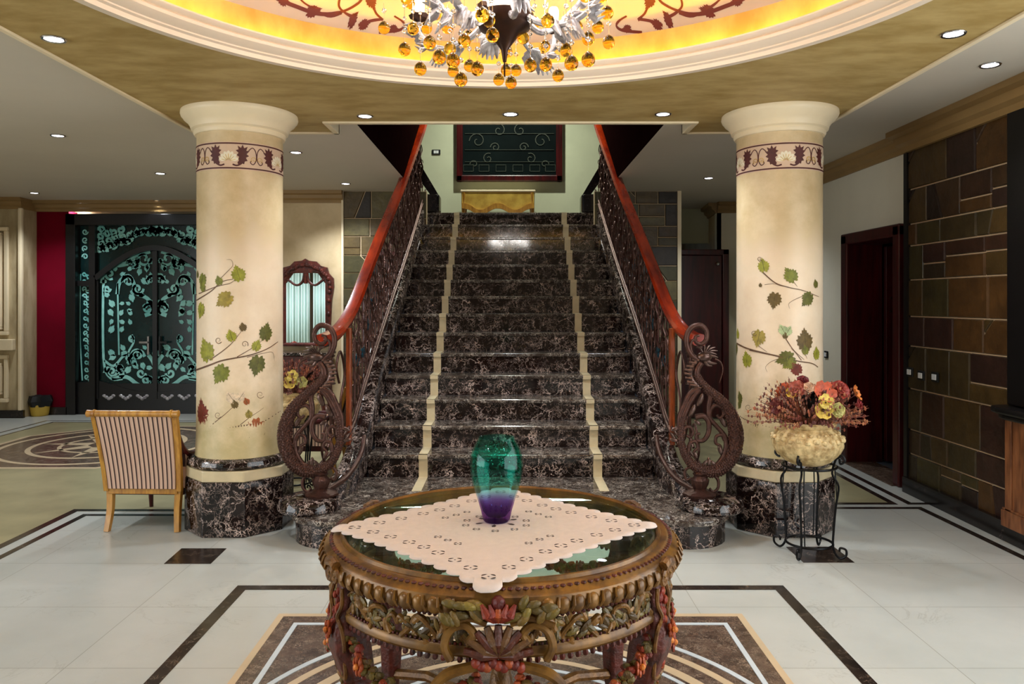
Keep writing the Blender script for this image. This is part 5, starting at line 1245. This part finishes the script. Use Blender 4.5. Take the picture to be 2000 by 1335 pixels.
pro = [(.0, .0), (.036, .0), (.041, .006), (.047, .035), (.058, .075), (.07, .11), (.078, .15), (.080, .18), (.077, .21), (.068, .24), (.056, .262), (.054, .268), (.051, .266), (.053, .258), (.064, .236), (.073, .21), (.076, .18), (.074, .15), (.066, .11), (.054, .075), (.042, .035), (.030, .018), (.0, .016)]
vs = va.lathe([(r*1.06, z) for r, z in pro], n=64, cap=False).build('glass_vase', M['vase'], loc=(-.045, 2.46, dz+.0022), smooth=True)
tag(vs, 'teal glass vase shading to purple at its foot on the doily', 'vase')
mb = MB(); rr = random.Random(3)
for k in range(26):
    a = -pi/2+rr.uniform(-.55, .8); z = rr.uniform(.195, .245); r = .0705-(z-.2)*.2; mb.ball((r*cos(a), r*sin(a), z), .0016, 6, 4)
bb = mb.build('air_bubbles', M['white'], vs); bb['kind'] = 'stuff'

# ================================================================== CHANDELIER
HX, HY = -.02, 2.60
ch = thing('chandelier', 'silver leaf chandelier with amber glass drops hanging from the painted dome', 'chandelier', (HX, HY, 2.20))
Z = lambda z: z-2.20
MB().lathe([(.0, Z(2.285)), (.006, Z(2.29)), (.012, Z(2.33)), (.03, Z(2.355)), (.05, Z(2.38)), (.085, Z(2.40)), (.098, Z(2.43)), (.1, Z(2.445)), (.09, Z(2.45)), (.0, Z(2.45))], n=32, cap=False).build('bronze_bowl', M['bronze'], ch, smooth=True)
MB().tube([(0, 0, Z(2.285)), (0, 0, Z(2.24))], .003, 6).build('finial', M['bronze'], ch)
MB().lathe([(.012, Z(2.45)), (.03, Z(2.5)), (.02, Z(2.6)), (.045, Z(2.68)), (.018, Z(2.76)), (.016, Z(3.28)), (.07, Z(3.29)), (.08, Z(3.325))], n=24).build('stem', M['bronze'], ch, smooth=True)
def clear_silver(name, mb, par=None): return mb.build(name, M['silver_leaf'], par or ch, smooth=True)
na = 8; tips = []
for k in range(na):
    a = 2*pi*k/na+.25; T = Matrix.Rotation(a, 3, 'Z'); L = lambda x, y, z: T @ Vector((x, y, Z(z)))
    up = .0 if k % 2 else .07; ext = .36 if k % 2 else .27
    pts = catmull([(.07, 2.44), (.13, 2.40), (.21, 2.375+up), (.29*ext/.36, 2.39+up), (ext, 2.45+up), (ext, 2.49+up)], 5)
    arm = clear_silver('arm', MB().tube([L(x, 0, z) for x, z in pts], taper(len(pts), .012, .009, .008), 8))
    mb = MB()
    for t, yaw in ((.35, .6), (.5, -.6), (.65, .7), (.8, -.5), (.95, .4)):
        x, z = pts[int(t*(len(pts)-1))]; l = .085
        for j in range(5):   # acanthus lobes
            q = (j-2)*.42+yaw*.3; mb.tube([L(x, 0, z), L(x+.02, .03*sin(q), z-.012+.02*cos(q*2)), L(x+.035+.02*cos(q), l*.55*sin(q), z-.03+.045*cos(q)*(1 if t > .6 else -.6))], [.007, .019, .003], 8, flat=.45)
    clear_silver('acanthus_leaf', mb, arm)
    MB().lathe([(.006, 0), (.03, .012), (.036, .026), (.02, .02), (.0, .02)], (*L(ext, 0, 0).xy, Z(2.49+up)), 16, cap=False, wob=lambda t: 1+.12*cos(t*2*pi*6)).build('drip_cup', M['bronze'], arm, smooth=True)
    MB().lathe([(.017, .02), (.019, .09), (.015, .1), (.0, .1)], (*L(ext, 0, 0).xy, Z(2.49+up)), 14, cap=False).build('candle_lamp', M['candle'], arm, smooth=True)
    p = L(ext, 0, 2.62+up); light('candle_light', 'POINT', tuple(p), CHAND_W, (1, .97, .93), parent=ch, shadow_soft_size=.03)
MB().lathe([(.0, Z(2.452)), (.055, Z(2.455)), (.06, Z(2.50)), (.055, Z(2.56)), (.0, Z(2.565))], n=24, cap=False).build('centre_lamp', M['candle'], ch, smooth=True)
light('centre_light', 'POINT', (0, 0, Z(2.66)), CHAND_W*1.5, (1, .97, .93), parent=ch, shadow_soft_size=.06)
# amber drops on beaded strands
N1 = [(750, 55), (833, 55), (874, 54), (942, 30), (955, 40), (962, 69), (839, 84), (790, 97), (879, 96), (907, 80), (821, 135), (858, 112), (885, 119), (885, 139), (900, 156), (917, 129), (932, 135), (974, 156), (989, 137), (998, 162), (800, 6), (1022, 74), (1186, 26), (1044, 45), (1070, 41), (1101, 69), (1064, 91), (1106, 99), (1149, 76), (1189, 83), (1036, 128), (1064, 113), (1066, 127), (1116, 124), (1149, 117), (1090, 148), (1008, 138)]
R = random.Random(21)
drop = None
def dropmesh():
    return MB().lathe([(.0, -.0215), (.008, -.020), (.0155, -.015), (.0205, -.006), (.021, .002), (.0185, .011), (.013, .018), (.006, .0235), (.0, .027)], n=20, cap=False)
allp = []
for i, (px, py) in enumerate(N1):
    for it in range(20):
        dyv = R.uniform(-.34, .3); Yd = HY+dyv; x = (px-997)*Yd/1500-HX
        if math.hypot(x, dyv) < .385 and math.hypot(x, dyv) > .05: break
    allp.append((x, dyv, H-(py-588)*Yd/1500))
for k in range(14): a = k*.449+.2; allp.append((.33*cos(a), .33*sin(a), 2.43+.05*(k % 3)))
for i, (x, y, z) in enumerate(allp):
    if drop is None: drop = dropmesh().build('amber_drop', M['amber'], ch, smooth=True); o = drop
    else: o = drop.copy(); C.objects.link(o); o.parent = ch
    o.location = (x, y, Z(z))
    top = 2.40+.12*R.random() if z < 2.38 else z+.09
    mb = MB().tube([(x, y, Z(z+.024)), (x, y, Z(top))], .0012, 4)
    for q in range(1, 1+int((top-z-.03)/.045)):
        mb.ball((x, y, Z(z+.02+q*.042)), .0085 if q % 2 else .0065, 8, 6)
    mb.build('crystal_strand', M['crystal'], ch, smooth=True)
# ================================================================== DOWNLIGHTS
def downlight(px, py, zc, label, x=None, y=None, warm=(.84, .92, 1.0), e=1.0):
    if x is None:
        Y = (zc-H)*1500/(588-py); x, y = (px-997)*Y/1500, Y
    d = thing('downlight', label, 'light', (x, y, zc), 0, 'recessed ceiling downlights')
    MB().lathe([(.052, .001), (.056, -.004), (.052, -.009), (.042, -.006), (.040, .0)], n=28, cap=False).build('trim_ring', M['chrome'], d, smooth=True)
    MB().lathe([(.040, -.002), (.040, -.005), (.03, -.007), (.001, -.008)], n=28).build('lens', M['lamp'], d)
    light('downlight_beam', 'SPOT', (0, 0, -.03), SPOT_W*e, warm, parent=d, spot_size=math.radians(125), spot_blend=.8, shadow_soft_size=.05)
    return d
DL = [(105, 75, ZG, 'largest downlight at the left in the gold soffit', .8), (1862, 65, ZG, 'downlight at the right end of the gold soffit', .8),
 (713, 226, ZG, 'downlight in the gold soffit above the left handrail', 1), (997, 222, ZG, 'downlight in the gold soffit on the axis of the stairs', 1), (1295, 222, ZG, 'downlight in the gold soffit above the right handrail', 1),
 (1934, 126, ZC, 'downlight in the grey ceiling above the slate wall', .7), (113, 264, ZC, 'downlight nearest the left gold soffit edge in the grey ceiling', .8), (578, 297, ZC, 'grey ceiling downlight just right of the left column', 1),
 (313, 338, ZC, 'grey ceiling downlight left of the left column, nearer of two', .8), (675, 358, ZC, 'grey ceiling downlight in front of the left stair slate wall', 1.2), (67, 376, ZC, 'grey ceiling downlight before the panelled wall, nearer one', .8),
 (33, 395, ZC, 'grey ceiling downlight nearest the panelled wall cornice', .6), (152, 394, ZC, 'grey ceiling downlight above the left side of the glass door', .6), (308, 391, ZC, 'grey ceiling downlight above the middle of the glass door', .6),
 (1384, 347, ZC, 'grey ceiling downlight right of the right handrail', .7)]
for px, py, zc, lab, e in DL: downlight(px, py, zc, lab, e=e*(1.9 if zc == ZC and 250 < py else 1))
for x, y, lb in ((-1.9, .6, 'added unseen left downlight of the gold soffit end over the viewer'), (1.9, .6, 'added unseen right downlight of the gold soffit end over the viewer')): downlight(0, 0, ZG, lb, x, y, e=1.5)  # out-of-frame downlights added over the viewer for more light
for x, y, lb in ((-5, 1.0, 'added unseen downlight in the grey ceiling toward the left wall'), (-5, -1.8, 'added unseen downlight in the grey ceiling before the left curtain'), (-2, -1.8, 'added unseen downlight in the grey ceiling at the back left behind the viewer'), (1, -1.8, 'added unseen downlight in the grey ceiling at the back right behind the viewer'), (2.7, 1.5, 'added unseen downlight in the grey ceiling over the near end of the bar'), (-4.3, 3.0, 'added unseen downlight in the grey ceiling outside the left edge of the gold soffit')): downlight(0, 0, ZC, lb, x, y, e=1.1)  # more out-of-frame downlights, added to lift floor and ceiling
downlight(0, 0, 5.6, 'downlight high in the stairwell over the landing', 0, 9.7, warm=(.92, 1, .86), e=7)
downlight(0, 0, 5.6, 'downlight high in the stairwell over the steps', 0, 7.4, warm=(1, .97, .9), e=1.0)

# daylight-coloured fill lamps added unseen at left and near right to brighten the hall
light('added_side_fill', 'AREA', (-6.85, 0.2, 1.35), 155, (.86, .94, 1), rot=(pi/2, 0, -pi/2), shape='RECTANGLE', size=5.8, size_y=2.3)
light('added_side_fill', 'AREA', (3.38, 0.6, 1.35), 110, (.86, .94, 1), rot=(pi/2, 0, pi/2), shape='RECTANGLE', size=5.5, size_y=2.3)
